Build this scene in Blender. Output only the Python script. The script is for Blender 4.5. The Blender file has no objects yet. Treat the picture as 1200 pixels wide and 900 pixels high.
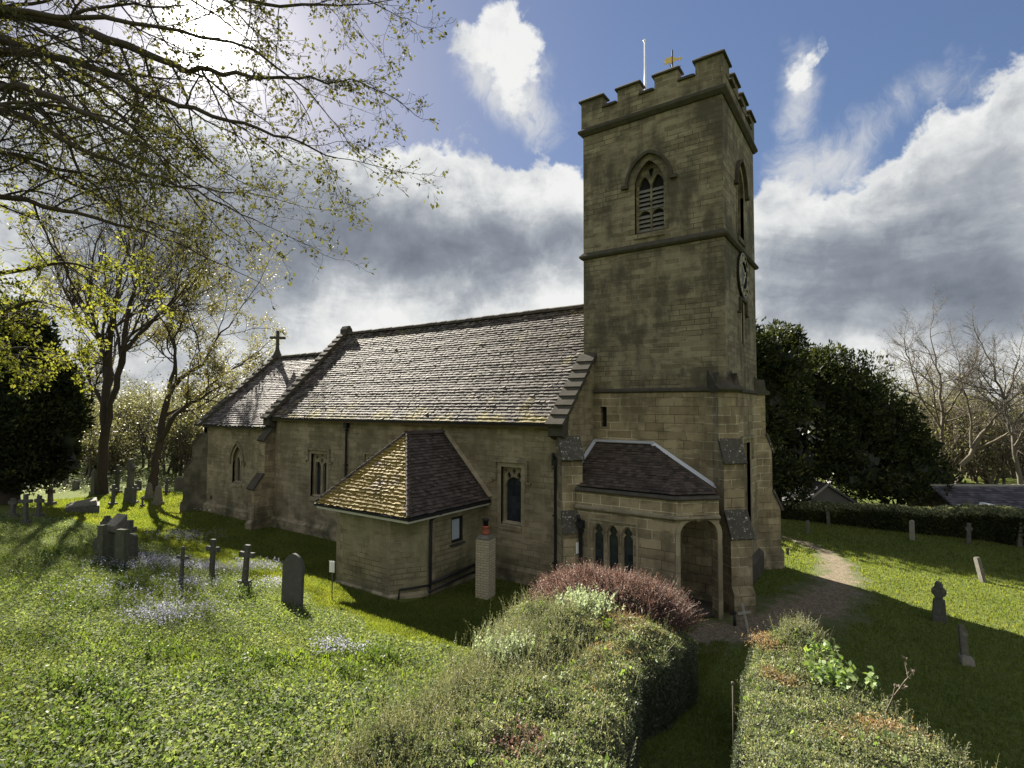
import bpy, bmesh, math, random
import numpy as np
from mathutils import Vector, Matrix
random.seed(7)
rng = np.random.default_rng(11)
SC = bpy.context.scene
COL = SC.collection
R = math.radians

# ------------------------------------------------------------------ camera
CAM = np.array([8.277, -15.092, 5.85])
F_PX = 625.31                       # focal length in pixels of the 1200 px wide photograph
_y, _p, _r = R(34.769), R(2.613), R(0.225)
FW = np.array([-math.sin(_y)*math.cos(_p), math.cos(_y)*math.cos(_p), math.sin(_p)])
_rt = np.array([math.cos(_y), math.sin(_y), 0.0]); _up = np.cross(_rt, FW)
RT = _rt*math.cos(_r)+_up*math.sin(_r); UP = -_rt*math.sin(_r)+_up*math.cos(_r)
cam = bpy.data.cameras.new('camera'); camo = bpy.data.objects.new('camera', cam); COL.objects.link(camo)
cam.sensor_width = 36; cam.lens = 36*F_PX/1200; cam.clip_start = 0.1; cam.clip_end = 6000
M = Matrix.Identity(4)
for i in range(3):
    M[i][0] = RT[i]; M[i][1] = UP[i]; M[i][2] = -FW[i]; M[i][3] = CAM[i]
camo.matrix_world = M
SC.camera = camo

def ray(px, py):
    return FW+RT*(px-600)/F_PX-UP*(py-450)/F_PX
def at(px, py, depth):
    return CAM+ray(px, py)*depth
def azel(px, py):
    d = ray(px, py); d = d/np.linalg.norm(d)
    return math.atan2(-d[0], d[1]), math.asin(d[2])

# ------------------------------------------------------------------ light
SUN = ray(243, 45); SUN = SUN/np.linalg.norm(SUN)
SUN_EL = math.asin(SUN[2]); SUN_AZ = math.atan2(-SUN[0], SUN[1])
EXPOSURE = 2.2
SUN_STRENGTH = 5.0
SKY_STRENGTH = 0.05
sl = bpy.data.lights.new('sun', 'SUN'); sl.energy = SUN_STRENGTH; sl.angle = R(0.55); sl.color = (1.0, 0.93, 0.80)
so = bpy.data.objects.new('sun', sl); COL.objects.link(so)
so.rotation_euler = Vector(SUN).to_track_quat('Z', 'Y').to_euler()
so.location = tuple(SUN*60)
vs = SC.view_settings
vs.view_transform = 'Standard'; vs.look = 'None'; vs.gamma = 1.0; vs.use_curve_mapping = False; vs.exposure = EXPOSURE
SC.render.engine = 'CYCLES'
cy = SC.cycles
cy.max_bounces = 6; cy.diffuse_bounces = 3; cy.glossy_bounces = 2; cy.transmission_bounces = 4; cy.transparent_max_bounces = 4
cy.caustics_reflective = False; cy.caustics_refractive = False; cy.use_denoising = True
cy.sample_clamp_indirect = 4.0

class NT:
    """small helper to write node trees"""
    def __init__(s, tree): s.t = tree; s.n = tree.nodes; s.l = tree.links
    def new(s, typ, **kw):
        n = s.n.new(typ)
        for k, v in kw.items(): setattr(n, k, v)
        return n
    def put(s, sock, v):
        if isinstance(v, bpy.types.NodeSocket): s.l.new(v, sock)
        else: sock.default_value = v
    def math(s, op, a, b=None, c=None, clamp=False):
        n = s.new('ShaderNodeMath', operation=op, use_clamp=clamp); s.put(n.inputs[0], a)
        if b is not None: s.put(n.inputs[1], b)
        if c is not None: s.put(n.inputs[2], c)
        return n.outputs[0]
    def vmath(s, op, a, b=None, out=0):
        n = s.new('ShaderNodeVectorMath', operation=op); s.put(n.inputs[0], a)
        if b is not None: s.put(n.inputs[1], b)
        return n.outputs[out]
    def sep(s, v):
        n = s.new('ShaderNodeSeparateXYZ'); s.put(n.inputs[0], v); return n.outputs
    def comb(s, x, y, z):
        n = s.new('ShaderNodeCombineXYZ'); s.put(n.inputs[0], x); s.put(n.inputs[1], y); s.put(n.inputs[2], z); return n.outputs[0]
    def noise(s, vec, scale, detail=4, rough=0.55, dist=0.0, col=False):
        n = s.new('ShaderNodeTexNoise'); s.put(n.inputs['Vector'], vec)
        n.inputs['Scale'].default_value = scale; n.inputs['Detail'].default_value = detail
        n.inputs['Roughness'].default_value = rough; n.inputs['Distortion'].default_value = dist
        return n.outputs['Color'] if col else n.outputs['Fac']
    def ramp(s, f, stops, interp='LINEAR'):
        n = s.new('ShaderNodeValToRGB'); n.color_ramp.interpolation = interp
        e = n.color_ramp.elements
        while len(e) < len(stops): e.new(0.5)
        for i, (p, c) in enumerate(stops):
            e[i].position = p; e[i].color = (c[0], c[1], c[2], 1) if hasattr(c, '__len__') else (c, c, c, 1)
        s.put(n.inputs[0], f); return n.outputs[0]
    def step(s, f, lo, hi, smooth=True):
        n = s.new('ShaderNodeMapRange'); n.interpolation_type = 'SMOOTHSTEP' if smooth else 'LINEAR'; n.clamp = True
        s.put(n.inputs[0], f); s.put(n.inputs[1], lo); s.put(n.inputs[2], hi); return n.outputs[0]
    def mix(s, f, a, b, typ='MIX'):
        n = s.new('ShaderNodeMix', data_type='RGBA', blend_type=typ); s.put(n.inputs['Factor'], f)
        for k, v in ((6, a), (7, b)):
            if hasattr(v, '__len__') and not isinstance(v, bpy.types.NodeSocket): v = (v[0], v[1], v[2], 1)
            s.put(n.inputs[k], v)
        return n.outputs[2]

# ------------------------------------------------------------------ sky: clear blue plus clouds at fixed directions
w = bpy.data.worlds.new('World'); SC.world = w; w.use_nodes = True
wt = NT(w.node_tree); wt.n.clear()
sky = wt.new('ShaderNodeTexSky', sky_type='NISHITA'); sky.sun_disc = False
sky.sun_elevation = SUN_EL; sky.sun_rotation = -SUN_AZ; sky.altitude = 80; sky.air_density = 1.0; sky.dust_density = 0.6; sky.ozone_density = 1.6
D = wt.new('ShaderNodeTexCoord').outputs['Generated']
dx, dy, dz = wt.sep(D)
az = wt.math('ARCTAN2', wt.math('MULTIPLY', dx, -1.0), dy)
el = wt.math('ARCSINE', dz)
warp = wt.noise(D, 3.2, 5, 0.6, col=True)
wx, wy, wz = wt.sep(warp)
az2 = wt.math('MULTIPLY_ADD', wt.math('SUBTRACT', wx, 0.5), 0.16, az)
el2 = wt.math('MULTIPLY_ADD', wt.math('SUBTRACT', wy, 0.5), 0.12, el)
def blob(px, py, sx, sy, wgt):
    a0, e0 = azel(px, py)
    k = F_PX*(1+((px-600)/F_PX)**2)
    u = wt.math('MULTIPLY', wt.math('SUBTRACT', az2, a0), k/sx)
    v = wt.math('MULTIPLY', wt.math('SUBTRACT', el2, e0), F_PX/sy)
    q = wt.math('ADD', wt.math('MULTIPLY', u, u), wt.math('MULTIPLY', v, v))
    return wt.math('MULTIPLY', wt.math('EXPONENT', wt.math('MULTIPLY', q, -1.0)), wgt)
def field(lst):
    acc = None
    for b in lst:
        o = blob(*b); acc = o if acc is None else wt.math('ADD', acc, o)
    return acc
cover = field([(545, 262, 120, 50, 1.25), (470, 268, 85, 55, 1.0), (660, 262, 70, 60, 1.0), (330, 290, 120, 75, 1.2), (600, 325, 190, 80, 1.2), (430, 340, 220, 80, 1.2),
               (190, 330, 200, 120, 1.0), (60, 300, 200, 130, .9), (250, 430, 420, 70, 1.1), (700, 420, 300, 60, .9), (40, 150, 160, 90, .45),
               (930, 330, 130, 70, 1.2), (1060, 330, 170, 70, 1.3), (1180, 320, 130, 90, 1.2), (1110, 205, 70, 45, .8), (1190, 170, 55, 55, .72), (905, 245, 30, 34, .5),
               (932, 80, 34, 26, .72), (590, 48, 52, 42, 1.0), (597, 122, 24, 24, .40), (1010, 432, 60, 20, .75), (1210, 370, 110, 60, .9), (1100, 395, 300, 22, .6), (900, 470, 500, 26, .8),
               (1500, 250, 260, 200, .9), (-300, 300, 300, 200, .8)])
grey = field([(395, 265, 150, 58, 1.0), (290, 320, 130, 55, .8), (570, 305, 130, 48, .75), (655, 275, 60, 45, .5), (470, 300, 120, 40, .5),
              (940, 330, 130, 60, .52), (1090, 350, 200, 50, .50), (1050, 285, 110, 36, .45), (1120, 230, 80, 45, .5), (1180, 180, 60, 50, .35), (1190, 300, 90, 60, .4), (1200, 365, 120, 40, .6), (150, 230, 190, 90, .6), (60, 330, 200, 80, .3)])
rear = wt.step(wt.vmath('DOT_PRODUCT', D, (-FW[0], -FW[1], .15), out=1), -.15, .75)     # added bright cloud, unseen behind the viewer, to lift the shaded walls
cover = wt.math('ADD', cover, wt.math('MULTIPLY', rear, .95))
n1 = wt.noise(D, 5.5, 10, 0.62, 0.5)
n2 = wt.noise(D, 15.0, 8, 0.62, 0.3)
n3 = wt.noise(wt.vmath('MULTIPLY', D, (1.0, 1.0, 2.2)), 3.6, 8, 0.58, 0.6)
dens = wt.math('ADD', wt.math('ADD', cover, wt.math('MULTIPLY', wt.math('SUBTRACT', n1, 0.5), 1.5)), wt.math('MULTIPLY', wt.math('SUBTRACT', n2, .5), 1.1))
alpha = wt.step(dens, 0.40, 0.62)
# thick parts are grey underneath, thin sunlit rims are white
gsum = wt.math('MULTIPLY', grey, wt.step(dens, 0.45, 1.05))
gsum = wt.math('ADD', gsum, wt.math('MULTIPLY', wt.math('SUBTRACT', n3, 0.5), 2.2))
gsum = wt.math('ADD', gsum, wt.math('MULTIPLY', wt.math('SUBTRACT', n2, .5), 1.5))
gfac = wt.step(gsum, -0.06, 1.75, False)
ccol = wt.ramp(gfac, [(0, (.98, .985, .97)), (.18, (.80, .815, .82)), (.40, (.48, .51, .55)), (.66, (.285, .315, .365)), (1, (.17, .195, .24))])
ccol = wt.vmath('MULTIPLY', ccol, (4.0, 4.0, 3.98))
ccol = wt.mix(rear, ccol, (3.9, 3.95, 4.0))
skyc = wt.mix(1.0, sky.outputs[0], (0.69, 0.69, 0.77), 'MULTIPLY')
sl_ = wt.vmath('DOT_PRODUCT', skyc, (.3, .5, .2), out=1)
skyc = wt.vmath('DIVIDE', skyc, wt.comb(*[wt.math('MULTIPLY_ADD', sl_, 1/3.1, 1.0)]*3))
# thin torn wisps
wsp = field([(925, 185, 55, 60, 1.0), (640, 150, 55, 35, .9), (597, 105, 40, 40, .9), (985, 205, 45, 40, .8), (700, 60, 120, 60, .35), (1040, 120, 60, 40, .6), (1120, 110, 70, 50, .7), (430, 185, 60, 30, .6), (560, 70, 60, 60, .7), (930, 80, 45, 40, .9)])
nw = wt.noise(wt.vmath('ADD', D, wt.vmath('MULTIPLY', wt.vmath('SUBTRACT', warp, (.5, .5, .5)), (.25, .25, .25))), 7.5, 9, .68, .8)
aw = wt.math('MULTIPLY', wt.step(wt.math('MULTIPLY', nw, wsp), .30, .72), .9)
base = wt.mix(aw, skyc, (3.1, 3.15, 3.2))
base = wt.mix(wt.math('MULTIPLY', alpha, .97), base, ccol)
# thin bright veil of cloud round the sun
sd = wt.vmath('DOT_PRODUCT', D, tuple(SUN), out=1)
ang = wt.math('ARCCOSINE', wt.math('MINIMUM', sd, 1.0))
g1 = wt.math('MULTIPLY', wt.math('EXPONENT', wt.math('MULTIPLY', wt.math('MULTIPLY', ang, ang), -1/(0.034**2))), 60.0)
g2 = wt.math('MULTIPLY', wt.math('EXPONENT', wt.math('MULTIPLY', ang, -1/0.075)), 6.5)
glow = wt.math('ADD', g1, g2)
gl = wt.mix(1.0, wt.comb(glow, glow, glow), (1.0, .98, .93), 'MULTIPLY')
tot = wt.mix(1.0, base, gl, 'ADD')
bg = wt.new('ShaderNodeBackground'); wt.put(bg.inputs[0], tot); bg.inputs[1].default_value = SKY_STRENGTH
wo = wt.new('ShaderNodeOutputWorld'); wt.l.new(bg.outputs[0], wo.inputs[0])
w.cycles.sampling_method = 'MANUAL'; w.cycles.sample_map_resolution = 1024

# ------------------------------------------------------------------ materials
def new_mat(name):
    m = bpy.data.materials.new(name); m.use_nodes = True
    t = NT(m.node_tree); t.n.clear()
    out = t.new('ShaderNodeOutputMaterial'); b = t.new('ShaderNodeBsdfPrincipled'); t.l.new(b.outputs[0], out.inputs[0])
    b.inputs['Roughness'].default_value = 0.85; b.inputs['Specular IOR Level'].default_value = 0.25
    return m, t, b, out
def bump(t, b, h, strength=0.5, dist=0.02):
    n = t.new('ShaderNodeBump'); n.inputs['Strength'].default_value = strength; n.inputs['Distance'].default_value = dist
    t.put(n.inputs['Height'], h); t.l.new(n.outputs[0], b.inputs['Normal'])
def wall_uv(t):
    g = t.new('ShaderNodeNewGeometry'); px, py, pz = t.sep(g.outputs['Position']); nx, ny, nz = t.sep(g.outputs['True Normal'])
    u = t.math('SUBTRACT', t.math('MULTIPLY', py, nx), t.math('MULTIPLY', px, ny))
    return t.comb(u, pz, 0.0), g.outputs['Position'], pz
def plain(name, col, rough=0.8, var=0.25, scale=6.0, metal=0.0, bmp=0.3, spec=.25):
    m, t, b, o = new_mat(name)
    g = t.new('ShaderNodeNewGeometry').outputs['Position']
    n = t.noise(g, scale, 6, .6)
    c = t.mix(n, [x*(1-var) for x in col], [x*(1+var) for x in col])
    t.put(b.inputs['Base Color'], c); b.inputs['Roughness'].default_value = rough; b.inputs['Metallic'].default_value = metal
    b.inputs['Specular IOR Level'].default_value = spec
    if bmp: bump(t, b, n, bmp, 0.01)
    return m
def stone(name, c1, c2, mortar, stain, bw=0.52, rh=0.2, stain_amt=0.6, msize=0.010, green=0.2):
    m, t, b, o = new_mat(name)
    uv, pos, pz = wall_uv(t)
    wob = t.noise(pos, 1.3, 3, .5, col=True)
    uvw = t.vmath('ADD', uv, t.vmath('MULTIPLY', t.vmath('SUBTRACT', wob, (.5, .5, .5)), (.10, .035, 0)))
    br = t.new('ShaderNodeTexBrick'); t.put(br.inputs['Vector'], uvw)
    br.inputs['Scale'].default_value = 1.0; br.inputs['Brick Width'].default_value = bw; br.inputs['Row Height'].default_value = rh
    br.inputs['Mortar Size'].default_value = msize; br.inputs['Mortar Smooth'].default_value = 0.4; br.inputs['Bias'].default_value = 0.0
    br.offset = 0.43; br.squash = 1.45; br.squash_frequency = 3
    br.inputs['Color1'].default_value = (0, 0, 0, 1); br.inputs['Color2'].default_value = (1, 1, 1, 1); br.inputs['Mortar'].default_value = (.5, .5, .5, 1)
    per = br.outputs['Color']; mor = br.outputs['Fac']
    fine = t.noise(pos, 22, 6, .65)
    col = t.mix(t.step(t.math('MULTIPLY_ADD', fine, .7, t.math('MULTIPLY', per, .6)), .18, .92, False), c1, c2)
    odd = t.math('MULTIPLY', t.step(t.noise(t.vmath('MULTIPLY', uvw, (1/bw, 1/rh, 1)), .9, 2, .5), .54, .64), .42)
    col = t.mix(odd, col, [c1[0]*.62, c1[1]*.62, c1[2]*.66])
    big = t.noise(pos, 0.55, 6, .62)
    mid = t.noise(t.vmath('MULTIPLY', pos, (1.6, 1.6, .5)), 1.6, 6, .65)
    st = t.step(t.math('MULTIPLY_ADD', big, .6, t.math('MULTIPLY', mid, .4)), .43, .60)
    # pointing shows pale only in patches where it was renewed
    fresh = t.step(t.noise(pos, .8, 4, .6), .42, .56)
    mcol = t.mix(fresh, [x*.42 for x in c1], mortar)
    col = t.mix(mor, col, mcol)
    col = t.mix(t.math('MULTIPLY', st, stain_amt), col, stain)
    # damp green at the foot of the wall and dark soot streaks
    foot = t.math('MULTIPLY', t.step(pz, 1.5, .1), t.step(t.noise(pos, 1.1, 5, .6), .35, .65))
    col = t.mix(t.math('MULTIPLY', foot, .85), col, (.042, .043, .027))
    lich = t.step(t.noise(pos, 5.0, 5, .7), .62, .72)
    col = t.mix(t.math('MULTIPLY', lich, green), col, (.26, .25, .16))
    t.put(b.inputs['Base Color'], col); b.inputs['Roughness'].default_value = 0.92; b.inputs['Specular IOR Level'].default_value = .15
    h = t.math('ADD', t.math('MULTIPLY', mor, -1.0), t.math('ADD', t.math('MULTIPLY', fine, .8), t.math('MULTIPLY', per, .5)))
    bump(t, b, h, 0.55, 0.02)
    return m
def tiles(name, stops, lichen, lichen_lo, moss, moss_lo, edge=None, dark=None):
    m, t, b, o = new_mat(name)
    g = t.new('ShaderNodeNewGeometry'); pos = g.outputs['Position']
    rnd = g.outputs['Random Per Island']
    col = t.ramp(t.math('MULTIPLY_ADD', t.noise(pos, 1.2, 4, .6), .5, t.math('MULTIPLY_ADD', rnd, .9, -.2)), stops)
    fine = t.noise(pos, 30, 5, .7)
    col = t.mix(t.math('MULTIPLY', fine, .7), col, [.02, .018, .015])
    li = t.step(t.noise(pos, 7, 6, .72), lichen_lo, lichen_lo+.08)
    col = t.mix(li, col, lichen)
    mo = t.math('ADD', t.noise(pos, 1.1, 6, .65), t.math('MULTIPLY', t.noise(pos, 9, 3, .6), .35))
    if edge:
        pz = t.sep(pos)[2]
        mo = t.math('ADD', mo, t.math('MULTIPLY', t.step(pz, edge[1], edge[0]), .22))
    mo = t.step(mo, moss_lo, moss_lo+.16)
    mc = t.mix(t.noise(pos, 14, 4, .6), [x*.45 for x in moss], moss)
    col = t.mix(mo, col, mc)
    t.put(b.inputs['Base Color'], col); b.inputs['Roughness'].default_value = .8
    bump(t, b, t.math('MULTIPLY_ADD', mo, .8, fine), .5, .012)
    return m
def leafmat(name, stops, trans=.45, tcol=None, rough=.55, nscale=.9, spec=.35):
    m = bpy.data.materials.new(name); m.use_nodes = True
    t = NT(m.node_tree); t.n.clear()
    out = t.new('ShaderNodeOutputMaterial'); b = t.new('ShaderNodeBsdfPrincipled'); tr = t.new('ShaderNodeBsdfTranslucent'); mx = t.new('ShaderNodeMixShader')
    g = t.new('ShaderNodeNewGeometry')
    f = t.math('ADD', t.math('MULTIPLY', g.outputs['Random Per Island'], .7), t.math('MULTIPLY', t.math('SUBTRACT', t.noise(g.outputs['Position'], nscale, 4, .6), .35), 1.0), clamp=True)
    c = t.ramp(f, stops)
    t.put(b.inputs['Base Color'], c); b.inputs['Roughness'].default_value = rough; b.inputs['Specular IOR Level'].default_value = spec
    t.put(tr.inputs[0], t.mix(1.0, c, tcol or (1.7, 1.9, .7), 'MULTIPLY'))
    mx.inputs[0].default_value = trans
    t.l.new(b.outputs[0], mx.inputs[1]); t.l.new(tr.outputs[0], mx.inputs[2]); t.l.new(mx.outputs[0], out.inputs[0])
    return m

MT = {}
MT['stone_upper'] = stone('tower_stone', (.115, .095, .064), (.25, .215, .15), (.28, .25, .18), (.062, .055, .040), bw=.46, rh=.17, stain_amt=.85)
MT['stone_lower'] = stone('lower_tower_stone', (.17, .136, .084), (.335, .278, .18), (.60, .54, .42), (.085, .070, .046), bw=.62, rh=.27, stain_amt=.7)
MT['stone_nave'] = stone('nave_stone', (.17, .142, .094), (.30, .256, .172), (.30, .26, .17), (.10, .082, .05), bw=.44, rh=.19, stain_amt=.6, msize=.007)
MT['stone_vestry'] = stone('vestry_stone', (.175, .155, .096), (.26, .23, .145), (.26, .24, .15), (.10, .10, .05), bw=.4, rh=.16, stain_amt=.6, green=.35)
MT['stone_buttress'] = stone('shaded_mossy_buttress_stone', (.085, .074, .054), (.14, .122, .088), (.14, .12, .09), (.045, .042, .03), bw=.5, rh=.22, stain_amt=.8)  # dark tone: shade on the chancel buttress put into the colour, plus moss
MT['stone_ashlar'] = stone('dressed_stone', (.22, .186, .124), (.305, .262, .18), (.33, .29, .2), (.10, .085, .055), bw=.8, rh=.45, stain_amt=.55, msize=.006)
MT['stone_dark'] = plain('weathered_coping_stone', (.062, .056, .046), .95, .6, 4, bmp=.6, spec=.06)
def lichen_mat():
    m, t, b, o = new_mat('lichened_weathering_stone'); pos = t.new('ShaderNodeNewGeometry').outputs['Position']
    c = t.mix(t.noise(pos, 4, 6, .65), (.035, .033, .028), (.10, .092, .078))
    c = t.mix(t.step(t.noise(pos, 9, 7, .75), .575, .63), c, (.42, .41, .37))
    t.put(b.inputs['Base Color'], c); b.inputs['Roughness'].default_value = .95; b.inputs['Specular IOR Level'].default_value = .08; bump(t, b, t.noise(pos, 20, 5, .6), .6, .02); return m
MT['stone_lichen'] = lichen_mat()
MT['roof_nave'] = tiles('nave_clay_tiles', [(0, (.020, .016, .013)), (.3, (.058, .046, .038)), (.55, (.094, .077, .064)), (.8, (.142, .120, .102)), (1, (.24, .212, .185))], (.36, .34, .30), .63, (.25, .205, .06), .76, edge=(5.2, 6.1))
MT['roof_chancel'] = tiles('chancel_clay_tiles', [(0, (.03, .025, .025)), (.35, (.09, .075, .07)), (.65, (.15, .125, .12)), (1, (.27, .24, .235))], (.42, .40, .39), .63, (.30, .27, .08), .90, edge=(4.7, 5.4))
MT['roof_vestry'] = tiles('mossy_clay_tiles', [(0, (.05, .035, .025)), (.5, (.14, .10, .07)), (1, (.26, .20, .15))], (.40, .37, .32), .66, (.28, .20, .042), .47)
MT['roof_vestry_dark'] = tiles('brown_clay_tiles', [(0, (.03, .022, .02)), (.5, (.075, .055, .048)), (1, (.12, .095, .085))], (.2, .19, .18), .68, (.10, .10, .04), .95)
MT['roof_porch'] = tiles('porch_clay_tiles', [(0, (.03, .024, .02)), (.5, (.07, .052, .042)), (1, (.12, .09, .075))], (.30, .28, .26), .66, (.06, .07, .03), .93)
MT['lead'] = plain('lead_flashing', (.42, .44, .48), .45, .15, 8, metal=.3, bmp=.2)
MT['iron'] = plain('black_iron_paint', (.014, .014, .016), .45, .2, 8, bmp=0)
MT['fascia'] = plain('white_painted_fascia', (.55, .54, .49), .6, .12, 5, bmp=.1)
MT['wood'] = plain('old_oak', (.10, .075, .05), .8, .4, 9)
MT['white_paint'] = plain('white_paint', (.75, .75, .73), .5, .06, 4, bmp=0)
MT['gold'] = plain('gilded_metal', (.50, .36, .12), .5, .15, 4, metal=.4, bmp=0)
MT['pale_gilt'] = plain('worn_gilt_paint', (.42, .38, .28), .6, .2, 6, bmp=0)
MT['alu'] = plain('white_fibreglass_pole', (.7, .7, .72), .35, .05, 4, bmp=0)
MT['louvre'] = plain('slate_louvre', (.16, .155, .14), .8, .25, 6)
MT['dark'] = plain('dark_interior', (.012, .012, .012), .95, .2, 4, bmp=0)
MT['terracotta'] = plain('terracotta', (.26, .085, .05), .8, .25, 10)
MT['slate'] = tiles('old_slates', [(0, (.045, .042, .05)), (.6, (.09, .085, .10)), (1, (.15, .14, .155))], (.25, .24, .22), .68, (.10, .10, .05), .9)
def glass_mat():
    m, t, b, o = new_mat('leaded_glass')
    uv, pos, pz = wall_uv(t)
    br = t.new('ShaderNodeTexBrick'); t.put(br.inputs['Vector'], uv); br.offset = 0; br.inputs['Scale'].default_value = 1
    br.inputs['Brick Width'].default_value = .17; br.inputs['Row Height'].default_value = .2; br.inputs['Mortar Size'].default_value = .009
    br.inputs['Color1'].default_value = (.010, .016, .022, 1); br.inputs['Color2'].default_value = (.028, .036, .045, 1); br.inputs['Mortar'].default_value = (.03, .03, .03, 1)
    t.put(b.inputs['Base Color'], br.outputs[0]); b.inputs['Roughness'].default_value = .22; b.inputs['Specular IOR Level'].default_value = .5
    bump(t, b, t.noise(pos, 9, 2, .5), .25, .02)
    return m
MT['glass'] = glass_mat()
def pier_mat():
    m, t, b, o = new_mat('pale_brick')
    uv, pos, pz = wall_uv(t)
    br = t.new('ShaderNodeTexBrick'); t.put(br.inputs['Vector'], uv); br.inputs['Scale'].default_value = 1
    br.inputs['Brick Width'].default_value = .225; br.inputs['Row Height'].default_value = .078; br.inputs['Mortar Size'].default_value = .007
    br.inputs['Color1'].default_value = (.40, .35, .25, 1); br.inputs['Color2'].default_value = (.50, .44, .32, 1); br.inputs['Mortar'].default_value = (.14, .12, .09, 1)
    c = t.mix(t.math('MULTIPLY', t.noise(pos, 4, 5, .6), .6), br.outputs[0], (.2, .18, .12))
    t.put(b.inputs['Base Color'], c); bump(t, b, t.math('MULTIPLY', br.outputs['Fac'], -1), .8, .015)
    return m
MT['pale_brick'] = pier_mat()
def grave_mat(name, c1, c2, lich, amt):
    m, t, b, o = new_mat(name)
    pos = t.new('ShaderNodeNewGeometry').outputs['Position']
    n = t.noise(pos, 7, 7, .65)
    c = t.mix(n, c1, c2)
    c = t.mix(t.math('MULTIPLY', t.step(t.noise(pos, 11, 6, .7), .52, .66), amt), c, lich)
    t.put(b.inputs['Base Color'], c); b.inputs['Roughness'].default_value = .9; bump(t, b, n, .6, .015)
    return m
MT['grave_dark'] = grave_mat('dark_gravestone', (.04, .042, .036), (.10, .10, .085), (.17, .17, .12), .5)
MT['grave_grey'] = grave_mat('grey_gravestone', (.065, .062, .052), (.145, .138, .115), (.24, .23, .17), .5)
MT['grave_green'] = grave_mat('green_gravestone', (.06, .07, .045), (.14, .145, .10), (.22, .22, .14), .5)
MT['grave_pale'] = grave_mat('pale_gravestone', (.15, .142, .12), (.27, .255, .22), (.12, .12, .08), .5)
MT['bark'] = plain('bark', (.045, .036, .028), .9, .5, 7, bmp=.8)
MT['bark_pale'] = plain('pale_bark', (.105, .088, .066), .9, .4, 5, bmp=.6)
MT['bark_grey'] = plain('grey_bark', (.085, .075, .06), .9, .4, 5, bmp=.6)
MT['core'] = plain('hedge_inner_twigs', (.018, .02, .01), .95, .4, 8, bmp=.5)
G = lambda *a: a
MT['leaf_spring'] = leafmat('young_maple_leaf', [(0, (.04, .042, .018)), (.5, (.072, .072, .030)), (1, (.125, .12, .05))], .38, (1.35, 1.35, .7), spec=.1, rough=.8)
MT['leaf_lime'] = leafmat('lime_young_leaf', [(0, (.08, .09, .028)), (.5, (.13, .14, .04)), (1, (.21, .205, .075))], .5, (1.5, 1.5, .55), spec=.1, rough=.8)
MT['leaf_bud'] = leafmat('opening_bud_leaf', [(0, (.10, .092, .045)), (1, (.19, .175, .085))], .45, (1.3, 1.3, .75))
MT['leaf_yew'] = leafmat('yew_needles', [(0, (.010, .016, .008)), (.45, (.022, .032, .014)), (.75, (.050, .058, .022)), (1, (.13, .125, .045))], .22, (1.5, 1.5, .6), nscale=.9, spec=.1, rough=.8)
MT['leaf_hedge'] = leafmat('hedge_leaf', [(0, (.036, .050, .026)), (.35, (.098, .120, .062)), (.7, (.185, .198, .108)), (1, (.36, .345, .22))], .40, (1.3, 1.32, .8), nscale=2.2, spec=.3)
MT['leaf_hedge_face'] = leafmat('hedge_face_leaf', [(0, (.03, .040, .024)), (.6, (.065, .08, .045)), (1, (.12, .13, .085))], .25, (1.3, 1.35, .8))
MT['leaf_brown'] = leafmat('dead_hedge_leaf', [(0, (.11, .075, .035)), (.5, (.23, .155, .075)), (1, (.36, .28, .16))], .3, (1.2, 1.1, .8))
MT['leaf_purple'] = leafmat('purple_shrub_leaf', [(0, (.045, .028, .023)), (.4, (.092, .056, .047)), (.7, (.16, .108, .09)), (1, (.42, .37, .32))], .38, (1.25, 1.05, .95), nscale=3.5, spec=.3)
MT['leaf_pale'] = leafmat('variegated_leaf', [(0, (.11, .145, .075)), (.5, (.25, .285, .17)), (1, (.52, .53, .42))], .40, (1.15, 1.25, .9), nscale=4)
MT['leaf_rosemary'] = leafmat('narrow_grey_green_leaf', [(0, (.040, .052, .030)), (.5, (.105, .116, .066)), (1, (.27, .26, .17))], .40, (1.3, 1.28, .8), nscale=2.2, spec=.3)
MT['leaf_bramble'] = leafmat('bramble_leaf', [(0, (.06, .10, .03)), (.5, (.13, .19, .06)), (1, (.26, .32, .13))], .4, (1.4, 1.5, .6), nscale=4)
MT['weed'] = leafmat('ground_cover_leaf', [(0, (.026, .042, .016)), (.35, (.074, .105, .042)), (.7, (.145, .172, .082)), (1, (.29, .30, .18))], .48, (1.35, 1.42, .65), nscale=1.6, spec=.15, rough=.7)
MT['weed_bright'] = leafmat('bright_strap_leaf', [(0, (.07, .105, .022)), (1, (.13, .165, .04))], .5, (1.5, 1.6, .55))
MT['blade'] = leafmat('grass_blade', [(0, (.055, .082, .018)), (.5, (.108, .134, .030)), (1, (.195, .195, .060))], .5, (1.5, 1.5, .55), nscale=.5, rough=.7, spec=.15)
MT['bluebell'] = leafmat('bluebell_flower', [(0, (.20, .205, .27)), (1, (.42, .42, .47))], .35, (1.1, 1.1, 1.2))
MT['daffodil'] = leafmat('pale_flower', [(0, (.5, .5, .36)), (1, (.7, .7, .6))], .35, (1.1, 1.1, .9))
MT['brush'] = leafmat('distant_twigs', [(0, (.06, .055, .03)), (.5, (.12, .11, .06)), (1, (.2, .19, .10))], .4, (1.3, 1.4, .8), nscale=.3)

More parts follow.
